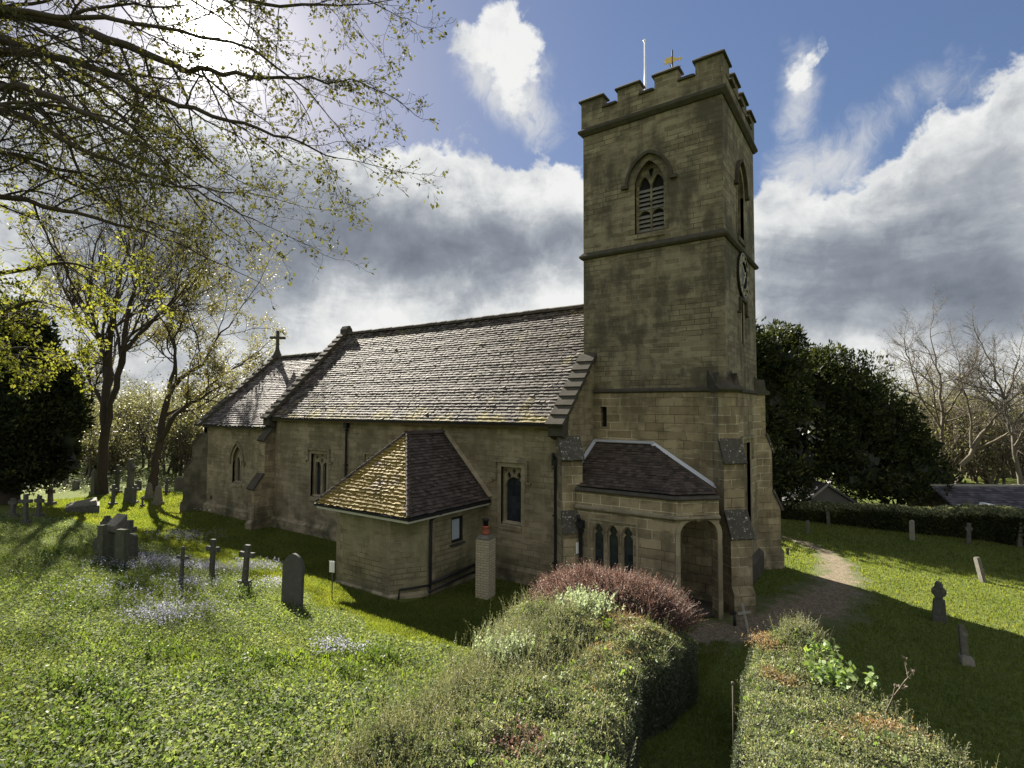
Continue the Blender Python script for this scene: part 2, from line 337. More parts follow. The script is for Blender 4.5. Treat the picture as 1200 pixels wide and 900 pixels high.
def ground_mat():
    m, t, b, o = new_mat('turf')
    pos = t.new('ShaderNodeNewGeometry').outputs['Position']
    a = t.noise(pos, .5, 6, .6); f = t.noise(pos, 9, 6, .7)
    c = t.mix(a, (.045, .064, .015), (.090, .112, .030))
    c = t.mix(t.step(f, .35, .75), c, (.12, .14, .036))
    c = t.mix(t.math('MULTIPLY', t.step(t.noise(pos, 3.2, 5, .7), .58, .7), .5), c, (.09, .075, .04))
    t.put(b.inputs['Base Color'], c); b.inputs['Roughness'].default_value = 1; b.inputs['Specular IOR Level'].default_value = .05
    bump(t, b, f, 1.0, .05)
    return m
MT['ground'] = ground_mat()
def path_mat():
    m, t, b, o = new_mat('worn_gravel_path')
    pos = t.new('ShaderNodeNewGeometry').outputs['Position']
    v = t.new('ShaderNodeTexVoronoi'); t.put(v.inputs['Vector'], pos); v.inputs['Scale'].default_value = 22
    c = t.mix(t.sep(v.outputs['Color'])[0], (.078, .062, .040), (.175, .142, .094))
    at_ = t.new('ShaderNodeAttribute', attribute_name='edge').outputs['Fac']
    wear = t.math('ADD', at_, t.math('MULTIPLY', t.math('SUBTRACT', t.noise(pos, 2.2, 8, .75), .5), 2.6))
    c = t.mix(t.step(wear, .28, .62), c, t.mix(t.noise(pos, 5, 4, .6), (.045, .055, .016), (.085, .095, .03)))
    t.put(b.inputs['Base Color'], c); bump(t, b, v.outputs['Distance'], .8, .02)
    return m
MT['path'] = path_mat()
MT['hill'] = plain('far_hillside', (.075, .085, .045), 1, .35, .02, bmp=0)

# ------------------------------------------------------------------ object helpers
def V3(p): return np.asarray(p, float)
class MB:
    def __init__(s): s.v = []; s.f = []; s.m = []; s.mi = 0; s.smooth = []
    def add(s, verts, faces, sm=False):
        o = len(s.v); s.v.extend([tuple(map(float, p)) for p in verts])
        for f in faces: s.f.append([i+o for i in f]); s.m.append(s.mi); s.smooth.append(sm)
        return s
    def box(s, a, b):
        (x0, y0, z0), (x1, y1, z1) = a, b
        return s.add([(x0, y0, z0), (x1, y0, z0), (x1, y1, z0), (x0, y1, z0), (x0, y0, z1), (x1, y0, z1), (x1, y1, z1), (x0, y1, z1)],
                     [(0, 3, 2, 1), (4, 5, 6, 7), (0, 1, 5, 4), (1, 2, 6, 5), (2, 3, 7, 6), (3, 0, 4, 7)])
    def hexa(s, p): return s.add(p, [(0, 3, 2, 1), (4, 5, 6, 7), (0, 1, 5, 4), (1, 2, 6, 5), (2, 3, 7, 6), (3, 0, 4, 7)])
    def prism(s, pts, O, u, z, n, c0, c1):
        """2D polygon pts in the (u,z) plane at O, extruded along n from c0 to c1"""
        O, u, z, n = map(V3, (O, u, z, n)); k = len(pts)
        v = [O+u*a+z*b+n*c0 for a, b in pts]+[O+u*a+z*b+n*c1 for a, b in pts]
        return s.add(v, [list(range(k))[::-1], list(range(k, 2*k))]+[(i, (i+1) % k, (i+1) % k+k, i+k) for i in range(k)])
    def ring(s, outer, inner, O, u, z, n, c0, c1, closed=True):
        O, u, z, n = map(V3, (O, u, z, n)); k = len(outer)
        v = []
        for P in (outer, inner):
            for c in (c0, c1): v += [O+u*a+z*b+n*c for a, b in P]
        f = []
        for i in range(k if closed else k-1):
            j = (i+1) % k
            f += [(i+k, j+k, j+3*k, i+3*k), (i, j, j+k, i+k), (i+2*k, i+3*k, j+3*k, j+2*k), (i, i+2*k, j+2*k, j)]
        if not closed:
            for i in (0, k-1): f.append((i, i+k, i+3*k, i+2*k))
        return s.add(v, f)
    def tube(s, pts, rad, n=6, cap=True, sm=True):
        pts = np.asarray(pts, float); k = len(pts)
        rad = np.full(k, rad) if np.isscalar(rad) else np.asarray(rad, float)
        d = np.gradient(pts, axis=0); d /= (np.linalg.norm(d, axis=1, keepdims=True)+1e-9)
        ref = np.array([0, 0, 1.0]) if abs(d[0][2]) < .9 else np.array([1.0, 0, 0])
        a = np.cross(d, ref); a /= (np.linalg.norm(a, axis=1, keepdims=True)+1e-9); b = np.cross(d, a)
        th = np.arange(n)*2*math.pi/n
        v = pts[:, None, :]+rad[:, None, None]*(np.cos(th)[None, :, None]*a[:, None, :]+np.sin(th)[None, :, None]*b[:, None, :])
        f = [(i*n+j, i*n+(j+1) % n, (i+1)*n+(j+1) % n, (i+1)*n+j) for i in range(k-1) for j in range(n)]
        if cap: f += [list(range(n))[::-1], list(range((k-1)*n, k*n))]
        return s.add(v.reshape(-1, 3), f, sm)
    def lathe(s, prof, c, n=16):
        v = []; c = V3(c)
        for r_, z_ in prof: v += [c+np.array([r_*math.cos(2*math.pi*i/n), r_*math.sin(2*math.pi*i/n), z_]) for i in range(n)]
        k = len(prof)
        return s.add(v, [(i*n+j, i*n+(j+1) % n, (i+1)*n+(j+1) % n, (i+1)*n+j) for i in range(k-1) for j in range(n)]+[list(range(n))[::-1], list(range((k-1)*n, k*n))], True)
    def build(s, name, mats, parent=None, fix=True, bevel=0.0):
        me = bpy.data.meshes.new(name); me.from_pydata(s.v, [], s.f)
        mats = mats if isinstance(mats, (list, tuple)) else [mats]
        for m in mats: me.materials.append(MT[m] if isinstance(m, str) else m)
        me.polygons.foreach_set('material_index', s.m); me.polygons.foreach_set('use_smooth', s.smooth)
        if fix:
            bm = bmesh.new(); bm.from_mesh(me); bmesh.ops.recalc_face_normals(bm, faces=bm.faces)
            if bevel: bmesh.ops.bevel(bm, geom=[e for e in bm.edges if len(e.link_faces) == 2 and e.calc_face_angle(0) > .6], offset=bevel, segments=2, affect='EDGES', clamp_overlap=True)
            bm.to_mesh(me); bm.free()
        me.update()
        o = bpy.data.objects.new(name, me); COL.objects.link(o)
        if parent: o.parent = parent
        return o
def tag(o, label=None, cat=None, group=None, kind=None):
    for k, v in (('label', label), ('category', cat), ('group', group), ('kind', kind)):
        if v: o[k] = v
    return o
def thing(name, label, cat, loc=(0, 0, 0), rz=0.0, group=None, tilt=(0, 0)):
    o = bpy.data.objects.new(name, None); COL.objects.link(o); o.location = tuple(loc); o.rotation_euler = (tilt[0], tilt[1], rz)
    o.empty_display_size = .2
    return tag(o, label, cat, group)
def cut(o, cutters):
    """boolean the cutter meshes out of o, then throw the cutters away"""
    for mb in cutters:
        c = mb.build('cutter', [o.data.materials[0]])
        md = o.modifiers.new('b', 'BOOLEAN'); md.operation = 'DIFFERENCE'; md.object = c; md.solver = 'EXACT'
        bpy.context.view_layer.update()
        dg = bpy.context.evaluated_depsgraph_get()
        me = bpy.data.meshes.new_from_object(o.evaluated_get(dg))
        o.modifiers.clear(); old = o.data; o.data = me; bpy.data.meshes.remove(old)
        bpy.data.objects.remove(c)
def raw_mesh(name, V, Fq, mat, parent=None, smooth=False):
    """fast mesh from numpy arrays, all faces with the same corner count"""
    V = np.asarray(V, np.float32); Fq = np.asarray(Fq, np.int32); k = Fq.shape[1]
    me = bpy.data.meshes.new(name); me.vertices.add(len(V)); me.vertices.foreach_set('co', V.ravel())
    me.loops.add(Fq.size); me.loops.foreach_set('vertex_index', Fq.ravel())
    me.polygons.add(len(Fq)); me.polygons.foreach_set('loop_start', np.arange(len(Fq), dtype=np.int32)*k)
    if smooth: me.polygons.foreach_set('use_smooth', np.ones(len(Fq), bool))
    for m in (mat if isinstance(mat, (list, tuple)) else [mat]): me.materials.append(MT[m])
    me.update(calc_edges=True); me.validate()
    o = bpy.data.objects.new(name, me); COL.objects.link(o)
    if parent: o.parent = parent
    return o
def unit(a): return a/(np.linalg.norm(a, axis=-1, keepdims=True)+1e-9)
def leaves_arrays(P, L, Wd, up=None, spread=1.0, axis=None, axspread=.6):
    """diamond leaves at P; up = preferred face normal, axis = preferred growing direction"""
    n = len(P); P = np.asarray(P, float)
    L = np.broadcast_to(L, (n,))[:, None]; Wd = np.broadcast_to(Wd, (n,))[:, None]
    if axis is None: a = unit(rng.normal(size=(n, 3)))
    else: a = unit(np.broadcast_to(axis, (n, 3))+rng.normal(size=(n, 3))*axspread)
    nn = unit((np.broadcast_to(up, (n, 3)) if up is not None else 0)+rng.normal(size=(n, 3))*spread)
    b = unit(np.cross(nn, a)); nn = np.cross(a, b)
    V = np.stack([P, P+a*L*.5+b*Wd*.5+nn*L*.08, P+a*L, P+a*L*.5-b*Wd*.5+nn*L*.08], axis=1).reshape(-1, 3)
    Fq = np.arange(n*4).reshape(n, 4)
    return V, Fq
def leaf_obj(name, mat, *parts, parent=None):
    Vs = []; Fs = []; o = 0
    for V, Fq in parts: Vs.append(V); Fs.append(Fq+o); o += len(V)
    return raw_mesh(name, np.concatenate(Vs), np.concatenate(Fs), mat, parent)
def vnoise(P, s=1.0, seed=0):
    """cheap smooth noise, about -1..1"""
    r = np.random.default_rng(seed); P = np.asarray(P, float)*s; o = np.zeros(len(P))
    for k in range(7):
        d = r.normal(size=P.shape[1]); d *= (0.6+.45*k)/np.linalg.norm(d)
        o += np.sin(P@d+r.uniform(0, 6.28))/(1+.35*k)
    return o/2.6
Z = (0, 0, 1)
def arch(hw, z0, zs, rise, n=10, cx=0.0):
    """pointed-arch outline, counter-clockwise from the lower left"""
    Rr = (hw*hw+rise*rise)/(2*hw); pts = [(cx-hw, z0), (cx+hw, z0)]
    a1 = math.atan2(rise, Rr-hw)
    for i in range(n+1):
        a = a1*i/n; pts.append((cx+hw-Rr+Rr*math.cos(a), zs+Rr*math.sin(a)))
    for i in range(n-1, -1, -1):
        a = a1*i/n; pts.append((cx-hw+Rr-Rr*math.cos(a), zs+Rr*math.sin(a)))
    return pts
def rect(hw, z0, z1, cx=0.0): return [(cx-hw, z0), (cx+hw, z0), (cx+hw, z1), (cx-hw, z1)]

# ------------------------------------------------------------------ ground
def hgt(x, y):
    x = np.asarray(x, float); y = np.asarray(y, float)
    s = -y-3.6
    bank = .225*np.log1p(np.exp(s*1.6))/1.6
    bank = bank*np.clip(1-(-x-18)/40, .3, 1)
    bump_ = .05*np.sin(x*.9+.4*y)*np.sin(y*.7-.3*x)*np.clip((-y-3)/3, 0, 1)
    far = .012*np.clip(np.hypot(x, y)-45, 0, 60)
    dip = -.9*np.clip((y-20)/12, 0, 1)*np.clip((x-2)/8, 0, 1)
    return bank+bump_+far+dip
def ground_at(px, py):
    d = ray(px, py); t = 2.0
    for i in range(4000):
        p = CAM+d*t
        if p[2] < hgt(p[0], p[1]): break
        t += .02 if t < 60 else .2
    p[2] = hgt(p[0], p[1]); return p, t
ax = np.concatenate([-np.geomspace(1500, 46, 26), np.linspace(-45, 30, 301), np.geomspace(31, 1500, 26)])
ay = np.concatenate([-np.geomspace(600, 26, 18), np.linspace(-25, 40, 261), np.geomspace(41, 1800, 26)])
X, Y = np.meshgrid(ax, ay); V = np.stack([X, Y, hgt(X, Y)], -1).reshape(-1, 3)
nx_, ny_ = len(ax), len(ay); idx = np.arange(nx_*ny_).reshape(ny_, nx_)
Fq = np.stack([idx[:-1, :-1], idx[:-1, 1:], idx[1:, 1:], idx[1:, :-1]], -1).reshape(-1, 4)
tag(raw_mesh('ground', V, Fq, 'ground', smooth=True), kind='structure')
# far hills
hv = []; hf = []
th = np.linspace(0, 2*math.pi, 181)
for i, t_ in enumerate(th):
    dist = 420; hh = 16+9*math.sin(t_*3+1)+6*math.sin(t_*7+.5)+3*math.sin(t_*17)
    for k, (dd, q) in enumerate(((0, 0), (60, .45), (150, .85), (240, 1.0), (420, .7))):
        hv.append(((dist+dd)*math.cos(t_), (dist+dd)*math.sin(t_), -1+hh*q+.012*60))
for i in range(180):
    for k in range(4): hf.append((i*5+k, (i+1)*5+k, (i+1)*5+k+1, i*5+k+1))
tag(raw_mesh('hills', hv, hf, 'hill', smooth=True), kind='structure')
# worn gravel path by the tower
ctr = [(3.9, -1.4, .9), (4.9, .1, 1.3), (6.0, 2.0, 1.7), (6.7, 4.3, 1.45), (6.9, 6.6, 1.05), (6.7, 8.9, .8), (6.2, 10.6, .5), (5.0, 12.0, .45), (3.0, 13.2, .4)]
pv = []; pf = []
cp = np.array(ctr); tt = np.linspace(0, len(cp)-1, 90)
cx_ = np.interp(tt, range(len(cp)), cp[:, 0]); cy_ = np.interp(tt, range(len(cp)), cp[:, 1]); cw_ = np.interp(tt, range(len(cp)), cp[:, 2])
tg = unit(np.gradient(np.stack([cx_, cy_], -1), axis=0)); nrm = np.stack([-tg[:, 1], tg[:, 0]], -1)
for i in range(90):
    for k in range(9):
        e = (k-4)/4*cw_[i]*(1+.16*math.sin(i*.7+(2 if k > 4 else 0))+.10*math.sin(i*1.9+k))
        x, y = cx_[i]+nrm[i, 0]*e, cy_[i]+nrm[i, 1]*e
        pv.append((x, y, float(hgt(x, y))+.012-.02*(abs(k-4) == 4)))
for i in range(89):
    for k in range(8): pf.append((i*9+k, (i+1)*9+k, (i+1)*9+k+1, i*9+k+1))
po_ = raw_mesh('path', pv, pf, 'path', smooth=True); tag(po_, kind='structure')
ea = po_.data.attributes.new('edge', 'FLOAT', 'POINT'); ea.data.foreach_set('value', [abs(k-4)/4 for i in range(90) for k in range(9)])

# ------------------------------------------------------------------ church
XT, YT, TW = 4.40, 1.87, 4.80        # tower west face, south face, width
YR = YT+TW/2                          # ridge line of the nave
church = thing('church', 'stone parish church with battlemented west tower, tiled nave and small hipped vestry', 'church')
S_ = (1, 0, 0); SN = (0, -1, 0)      # along the south walls, and their outward normal
W_ = (0, 1, 0); WN = (1, 0, 0)       # along the west walls, and their outward normal
DG = np.array([.7071, -.7071, 0]); DL = np.array([.7071, .7071, 0])

def tile_rows(mb, O, U, Vv, left, right, vmax, gauge=.17, tw=.2, thick=.02, jit=1.0, seed=1, sag=0.0):
    """overlapping tiles laid in courses on the plane O + U*u + V*v; left(v)/right(v) bound each course"""
    r = random.Random(seed)
    O, U, Vv = V3(O), V3(U), V3(Vv); N = np.cross(U, Vv)
    rows = int(vmax/gauge)
    for k in range(rows+1):
        v0 = k*gauge; v1 = min(v0+gauge*1.25, vmax+.02)
        if v1-v0 < .03: break
        a, b = left(v0), right(v0)
        u = a-(tw*.5 if k % 2 else 0)+r.uniform(-.03, .03)
        wav = .018*math.sin(k*1.3)
        while u < b:
            wd = tw*r.uniform(.86, 1.14); u0, u1 = max(u, a), min(u+wd-.006, b)
            if u1-u0 > .03:
                dz = r.uniform(-.005, .007)*jit; sl = r.uniform(-.008, .008)*jit; dv = r.uniform(-.012, .010)*jit
                if r.random() < .02*jit: dz += .012; sl *= 2.5
                h0 = thick*1.9+dz; h1 = .006
                zz = -sag*math.sin(math.pi*min(1, max(0, (u0-a)/(b-a+1e-6))))*(.4+.6*v0/vmax)+wav*.25
                p = lambda uu, vv, hh: O+U*uu+Vv*vv+N*(hh+zz)
                lo = v0-.015+dv
                mb.hexa([p(u0, lo, h0-thick-sl), p(u1, lo, h0-thick+sl), p(u1, v1, h1-thick), p(u0, v1, h1-thick),
                         p(u0, lo, h0-sl), p(u1, lo, h0+sl), p(u1, v1, h1), p(u0, v1, h1)])
            u += wd

# cutters for the windows, gathered per wall
def opening(pts, O, u, n, depth=.36): return MB().prism(pts, O, u, Z, n, -depth, .3)
def glazing(parent, name, O, u, n, outer, lights, recess, glass='glass', stone_m='stone_ashlar', holes=(), plate=.11, louvres=None, sill=None, hood=None, hood_m='stone_nave'):
    """one window: tracery plate pierced by its lights, glass (or louvres) behind, sloping sill, hood mould"""
    plate_mb = MB().prism(outer, O, u, Z, n, -recess-plate, -recess)
    o = plate_mb.build(name, [stone_m, glass], parent)
    cut(o, [MB().prism(l, O, u, Z, n, -recess-plate-.2, .4) for l in list(lights)+list(holes)])
    xs = [p[0] for p in outer]; zs_ = [p[1] for p in outer]
    g = MB().prism([(min(xs)+.01, min(zs_)+.01), (max(xs)-.01, min(zs_)+.01), (max(xs)-.01, max(zs_)-.02), (min(xs)+.01, max(zs_)-.02)], O, u, Z, n, -recess-plate-.03, -recess-plate-.012)
    if louvres:
        g.build('backing', 'dark', o)
        O_, u_, n_ = V3(O), V3(u), V3(n)
        for (a, b, z0, z1) in louvres:
            lb = MB(); z = z0
            while z < z1:
                q = lambda x, c, zz: O_+u_*x+n_*c+np.array([0, 0, zz])
                c0, c1 = -recess-plate*.95, -recess-.01
                lb.hexa([q(a, c0, z+.10), q(b, c0, z+.10), q(b, c1, z), q(a, c1, z), q(a, c0, z+.135), q(b, c0, z+.135), q(b, c1, z+.04), q(a, c1, z+.04)])
                z += .15
            lb.build('louvre', 'louvre', o)
    else: g.build('pane', glass, o)
    if sill:
        O_, u_, n_ = V3(O), V3(u), V3(n); a, b, z0, h = sill
        q = lambda x, c, zz: O_+u_*x+n_*c+np.array([0, 0, zz])
        MB().hexa([q(a, -recess-.02, z0-.22), q(b, -recess-.02, z0-.22), q(b, .05, z0-.22), q(a, .05, z0-.22),
                   q(a, -recess-.02, z0+h), q(b, -recess-.02, z0+h), q(b, .05, z0-.06), q(a, .05, z0-.06)]).build('sill', stone_m, o)
    if hood: hood.build('hood_mould', hood_m, o)
    return o
def label_hood(O, u, n, hw, z0, z1, cx, th=.1, proj=.09):
    mb = MB()
    mb.prism(rect(hw+th, z1, z1+th, cx), O, u, Z, n, -.05, proj)
    for s in (-1, 1):
        x = cx+s*(hw+th/2)
        mb.prism([(x-th/2, z0), (x+th/2, z0), (x+th/2, z1), (x-th/2, z1)], O, u, Z, n, -.05, proj)
        mb.prism([(x-th*.5+s*.14-.08, z0-.07), (x+th*.5+s*.14+.0, z0-.07), (x+th*.5+s*.14, z0), (x-th*.5+s*.14-.08, z0)], O, u, Z, n, -.05, proj+.01)
    return mb
def arch_hood(O, u, n, hw, zs, rise, cx, th=.1, proj=.1, stop=.16):
    a = arch(hw, zs, zs, rise, 12, cx)[1:]; b = arch(hw+th, zs, zs, rise+th*1.25, 12, cx)[1:]
    a = a+[(cx-hw, zs)]; b = b+[(cx-hw-th, zs)]
    mb = MB().ring(b, a, O, u, Z, n, -.05, proj, closed=False)
    for s in (-1, 1):
        x = cx+s*(hw+th*.5+stop*.4)
        mb.prism(rect(stop*.5+th*.4, zs-.09, zs+.015, x), O, u, Z, n, -.05, proj+.012)
    return mb
def surround(O, u, n, hw, z0, z1, cx, th=.16, proj=.018, pts=None, outer=None):
    if pts is None: pts, outer = rect(hw, z0, z1, cx), rect(hw+th, z0, z1+th, cx)
    return MB().ring(outer, pts, O, u, Z, n, -.1, proj)
def trefoil(cx, hw, z0, zs, rise): return arch(hw, z0, zs, rise, 8, cx)
def diamond(cx, cz, a, b): return [(cx-a, cz), (cx, cz-b), (cx+a, cz), (cx, cz+b)]
def buttress(parent, P, d, l, width, prof, mat, name='buttress', slabs=(), cap='stone_lichen'):
    """prof: outline in (outward, up); slabs: (d0,z0,d1,z1) weathered slopes given a lichened slab"""
    o = MB().prism(prof, P, d, Z, l, -width/2, width/2).build(name, mat, parent)
    if slabs:
        for (d0, z0, d1, z1) in slabs:       # from upper/inner to lower/outer edge
            mb = MB()
            e = unit(np.array([d1-d0, z1-z0])); nn = np.array([-e[1], e[0]])
            if nn[1] < 0: nn = -nn
            a = np.array([d0, z0])-e*.02; b = np.array([d1, z1])+e*.07
            pts = [tuple(a-nn*.01), tuple(b-nn*.01), tuple(b+nn*.075), tuple(a+nn*.075)]
            mb.prism(pts, P, d, Z, l, -width/2-.04, width/2+.04)
            mb.build('weathering', cap, o)
    return o

# ---- nave
NE, NZE, NZR, OV = -16.70, 5.38, 10.0, 0.24
K = (NZR-NZE)/(YR+OV)
zroof = lambda y: NZE+K*(y+OV)
yB = 2*YR
nave = MB().prism([(0, -.6), (yB, -.6), (yB, zroof(0)-.08), (YR, NZR-.08), (0, zroof(0)-.08)], (0, 0, 0), W_, Z, WN, NE, -.02).build('nave_wall', 'stone_nave', church)
cuts = [opening(rect(.58, 1.78, 3.74), (-12.90, 0, 0), S_, SN), opening(rect(.58, 1.78, 3.74), (-8.95, 0, 0), S_, SN), opening(rect(.42, 1.9, 3.84), (-2.22, 0, 0), S_, SN)]
cut(nave, cuts)
for cx in (-12.90, -8.95):
    O = (cx, 0, 0)
    lt = [trefoil(s*.275, .20, 1.84, 3.12, .24) for s in (-1, 1)]
    hl = [diamond(0, 3.40, .10, .16), diamond(-.36, 3.55, .10, .12), diamond(.36, 3.55, .10, .12), diamond(0, 3.66, .06, .05)]
    glazing(nave, 'window', O, S_, SN, rect(.58, 1.78, 3.74), lt, .16, holes=hl, sill=(-.60, .60, 1.80, .06), hood=label_hood(O, S_, SN, .74, 3.42, 3.90, 0))
    surround(O, S_, SN, .58, 1.78, 3.74, 0, .14).build('window_surround', 'stone_ashlar', nave)
O = (-2.22, 0, 0)
glazing(nave, 'window', O, S_, SN, rect(.42, 1.9, 3.84), [trefoil(0, .355, 1.95, 3.12, .36)], .17, holes=[diamond(-.21, 3.52, .09, .15), diamond(.21, 3.52, .09, .15), diamond(0, 3.68, .08, .10), diamond(-.34, 3.70, .05, .08), diamond(.34, 3.70, .05, .08)],
        sill=(-.44, .44, 1.92, .06), hood=label_hood(O, S_, SN, .60, 3.38, 4.0, 0))
surround(O, S_, SN, .42, 1.9, 3.84, 0, .15).build('window_surround', 'stone_ashlar', nave)
MB().prism([(0, -.5), (.10, -.5), (.10, .42), (0, .55)], (0, 0, 0), SN, Z, S_, NE, -7.0).build('plinth', 'stone_nave', nave)
MB().prism([(0, -.5), (.10, -.5), (.10, .42), (0, .55)], (0, 0, 0), SN, Z, S_, -3.3, -.05).build('plinth', 'stone_nave', nave)
# quoins at the west corner
q = MB()
for i in range(20):
    h = .27; z0 = .1+i*h
    ln = .55 if i % 2 else .32
    q.box((-ln, -.022, z0+.006), (.02, .1, z0+h-.006))
q.build('quoin', 'stone_lower', nave)
# nave roof
nr = MB()
L_ = math.hypot(YR+OV, NZR-NZE); U_ = np.array([1., 0, 0]); Vs_ = np.array([0, (YR+OV)/L_, (NZR-NZE)/L_])
O_ = np.array([NE+.28, -OV, NZE])
wn = -NE-.28-.42
tile_rows(nr, O_, U_, Vs_, lambda v: 0, lambda v: wn, L_, gauge=.155, tw=.19, thick=.022, seed=3, sag=.05)
nave_roof = nr.build('nave_roof', 'roof_nave', church, fix=False); nave_roof['label'] = 'grey purple clay tile roof speckled with pale lichen'
d = MB(); nN = np.cross(U_, Vs_)
back = lambda y, z: (y, z)
d.prism([(-OV, NZE-.05), (YR, NZR-.05), (yB+OV, NZE-.05), (yB+OV, NZE-.17), (YR, NZR-.17), (-OV, NZE-.17)], (0, 0, 0), W_, Z, WN, NE+.25, -.40)
d.build('roof_deck', 'roof_nave', nave_roof)
bk = MB(); tile_rows(bk, (-.42, yB+OV, NZE), -U_, np.array([0, -Vs_[1], Vs_[2]]), lambda v: 0, lambda v: wn, L_, gauge=.2, tw=.3, thick=.022, seed=4)
bk.build('back_slope', 'roof_nave', nave_roof, fix=False)
rg = MB(); r_ = random.Random(5); x = NE+.3
while x < -.45:
    l = .32; dz = r_.uniform(-.012, .012)-.035*math.sin(math.pi*(x-NE)/(-NE))
    rg.prism([(-.17, -.10), (-.10, .03), (0, .085), (.10, .03), (.17, -.10)], (0, YR, NZR+.05+dz), W_, Z, WN, x, x+l-.01); x += l
rg.build('ridge_tile', 'stone_dark', nave_roof, fix=True)
def gutter(parent, x0, x1, y, z, nm='gutter'):
    MB().prism([(-.07, 0), (-.06, -.08), (.06, -.08), (.07, 0), (.05, 0), (.04, -.06), (-.04, -.06), (-.05, 0)], (0, y, z), W_, Z, WN, x0, x1).build(nm, 'iron', parent)
gutter(nave_roof, NE+.1, -.35, -OV-.05, NZE-.01)
MB().prism([(-.13, -.17), (.02, -.17), (.02, -.05), (-.13, -.05)], (0, -OV+.1, NZE), W_, Z, WN, NE+.1, -.35).build('eaves_board', 'wood', nave_roof)
def downpipe(parent, x, y, z0, z1, n=SN, mat='iron', r=.05):
    mb = MB(); n = V3(n)
    p = V3((x, y, 0))+n*.09
    mb.tube([p+n*.16+V3((0, 0, z1+.12)), p+n*.12+V3((0, 0, z1+.02)), p+V3((0, 0, z1-.16)), p+V3((0, 0, z0+.12)), p+n*.05+V3((0, 0, z0))], r, 8)
    z = z1-.4
    while z > z0+.3:
        mb.box(p-V3((.075, .075, -z)), p+V3((.075, .075, z+.05))); z -= 1.5
    mb.box(p-V3((.10, .09, -(z1-.28))), p+V3((.10, .10, z1-.06)))
    return mb.build('downpipe', mat, parent)
downpipe(nave, -10.89, 0, .1, 5.25)
downpipe(nave, -.42, 0, .1, 4.3, r=.055)
# gable copings of stepped stone slabs
def coping(parent, x0, x1, y0, z0, y1, z1, n, th=.13, lift=.22, name='coping', overlap=.05):
    mb = MB(); r = random.Random(n*3+1)
    Ld = math.hypot(y1-y0, z1-z0); e = np.array([0, (y1-y0)/Ld, (z1-z0)/Ld]); N = np.array([0, -e[2], e[1]])
    if N[2] < 0: N = -N
    for i in range(n):
        a = i*Ld/n-.06; b = (i+1)*Ld/n; P = np.array([0, y0, z0])
        f = lambda x, s, h: P+e*s+N*h+np.array([x, 0, 0])
        hi, lo = lift+.050, lift-.005
        j = r.uniform(-.015, .015)
        mb.hexa([f(x0+j, a, hi-th), f(x1+j, a, hi-th), f(x1+j, b, lo-th), f(x0+j, b, lo-th), f(x0+j, a, hi), f(x1+j, a, hi), f(x1+j, b, lo), f(x0+j, b, lo)])
    return mb.build(name, 'stone_dark', parent)
for (xa, xb) in ((NE-.14, NE+.30), (-.44, -.0)):
    gab = MB(); gab.prism([(.0, 4.6), (yB, 4.6), (yB, zroof(0)+.12), (YR, NZR+.12), (0, zroof(0)+.12)], (0, 0, 0), W_, Z, WN, xa, xb)
    gab.build('gable_parapet', 'stone_nave', nave)
cw_ = coping(nave, -.54, .10, -.36, zroof(-.36)-.02, YT+.15, zroof(YT+.15)-.02, 8, lift=.2)
coping(nave, NE-.20, NE+.36, -.36, zroof(-.36)-.02, YR, NZR-.02, 17, lift=.2)
coping(nave, NE-.20, NE+.36, yB+.36, zroof(-.36)-.02, YR, NZR-.02, 17, lift=.2)
coping(nave, -.54, .10, yB+.36, zroof(-.36)-.02, YR+TW/2+.1, zroof(YT)-.02, 8, lift=.2)
MB().prism([(-.2, 0), (.2, 0), (.2, .22), (.05, .42), (-.05, .42), (-.2, .22)], (0, YR, NZR+.05), W_, Z, WN, NE-.2, NE+.36).build('apex_stone', 'stone_dark', nave)
for xk in (NE-.18, -.52):     # kneelers
    MB().prism([(-.40, 4.98), (.05, 4.8), (.05, 5.65), (-.40, 5.28)], (0, 0, 0), W_, Z, WN, xk, xk+.52).build('kneeler', 'stone_dark', nave)
# buttresses of nave
buttress(nave, (0, 0, 0), DG, DL, .66, [(-.4, -.5), (.68, -.5), (.68, .45), (.58, .6), (.58, 2.08), (.44, 2.66), (.44, 4.28), (-.02, 4.95), (-.4, 4.95)], 'stone_lower', slabs=((.44, 2.68, .6, 2.1), (.02, 4.93, .46, 4.28)))
buttress(nave, (NE-.02, 0, 0), V3(SN), V3(S_), .52, [(-.3, -.5), (1.12, -.5), (1.12, .32), (1.0, .45), (1.0, 1.95), (.52, 2.6), (.52, 4.25), (0, 4.95), (-.3, 4.95)], 'stone_lower', slabs=((.52, 2.6, 1.02, 1.95), (.0, 4.93, .54, 4.25)), cap='stone_dark')

# ---- chancel
CE, CZE, CZR = -23.55, 4.89, 9.02
KC = (CZR-CZE)/(YR+.22); zc_ = lambda y: CZE+KC*(y+.22)
chancel = MB().prism([(0, -.6), (yB, -.6), (yB, zc_(0)-.08), (YR, CZR-.08), (0, zc_(0)-.08)], (0, 0, 0), W_, Z, WN, CE, NE-.01).build('chancel_wall', 'stone_nave', church)
O = (-19.92, 0, 0)
po = arch(.46, 1.85, 2.95, .82, 10)
cut(chancel, [opening(po, O, S_, SN), opening(rect(.13, .68, .92), (-22.6, 0, 0), S_, SN)])
glazing(chancel, 'window', O, S_, SN, po, [arch(.175, 1.92, 2.85, .36, 8, -.215), arch(.175, 1.92, 2.85, .36, 8, .215)], .17, holes=[diamond(0, 3.42, .1, .14)],
        sill=(-.48, .48, 1.87, .06), hood=arch_hood(O, S_, SN, .60, 2.95, .98, 0))
surround(O, S_, SN, 0, 0, 0, 0, pts=po, outer=arch(.58, 1.85, 2.95, .95, 10)).build('window_surround', 'stone_ashlar', chancel)
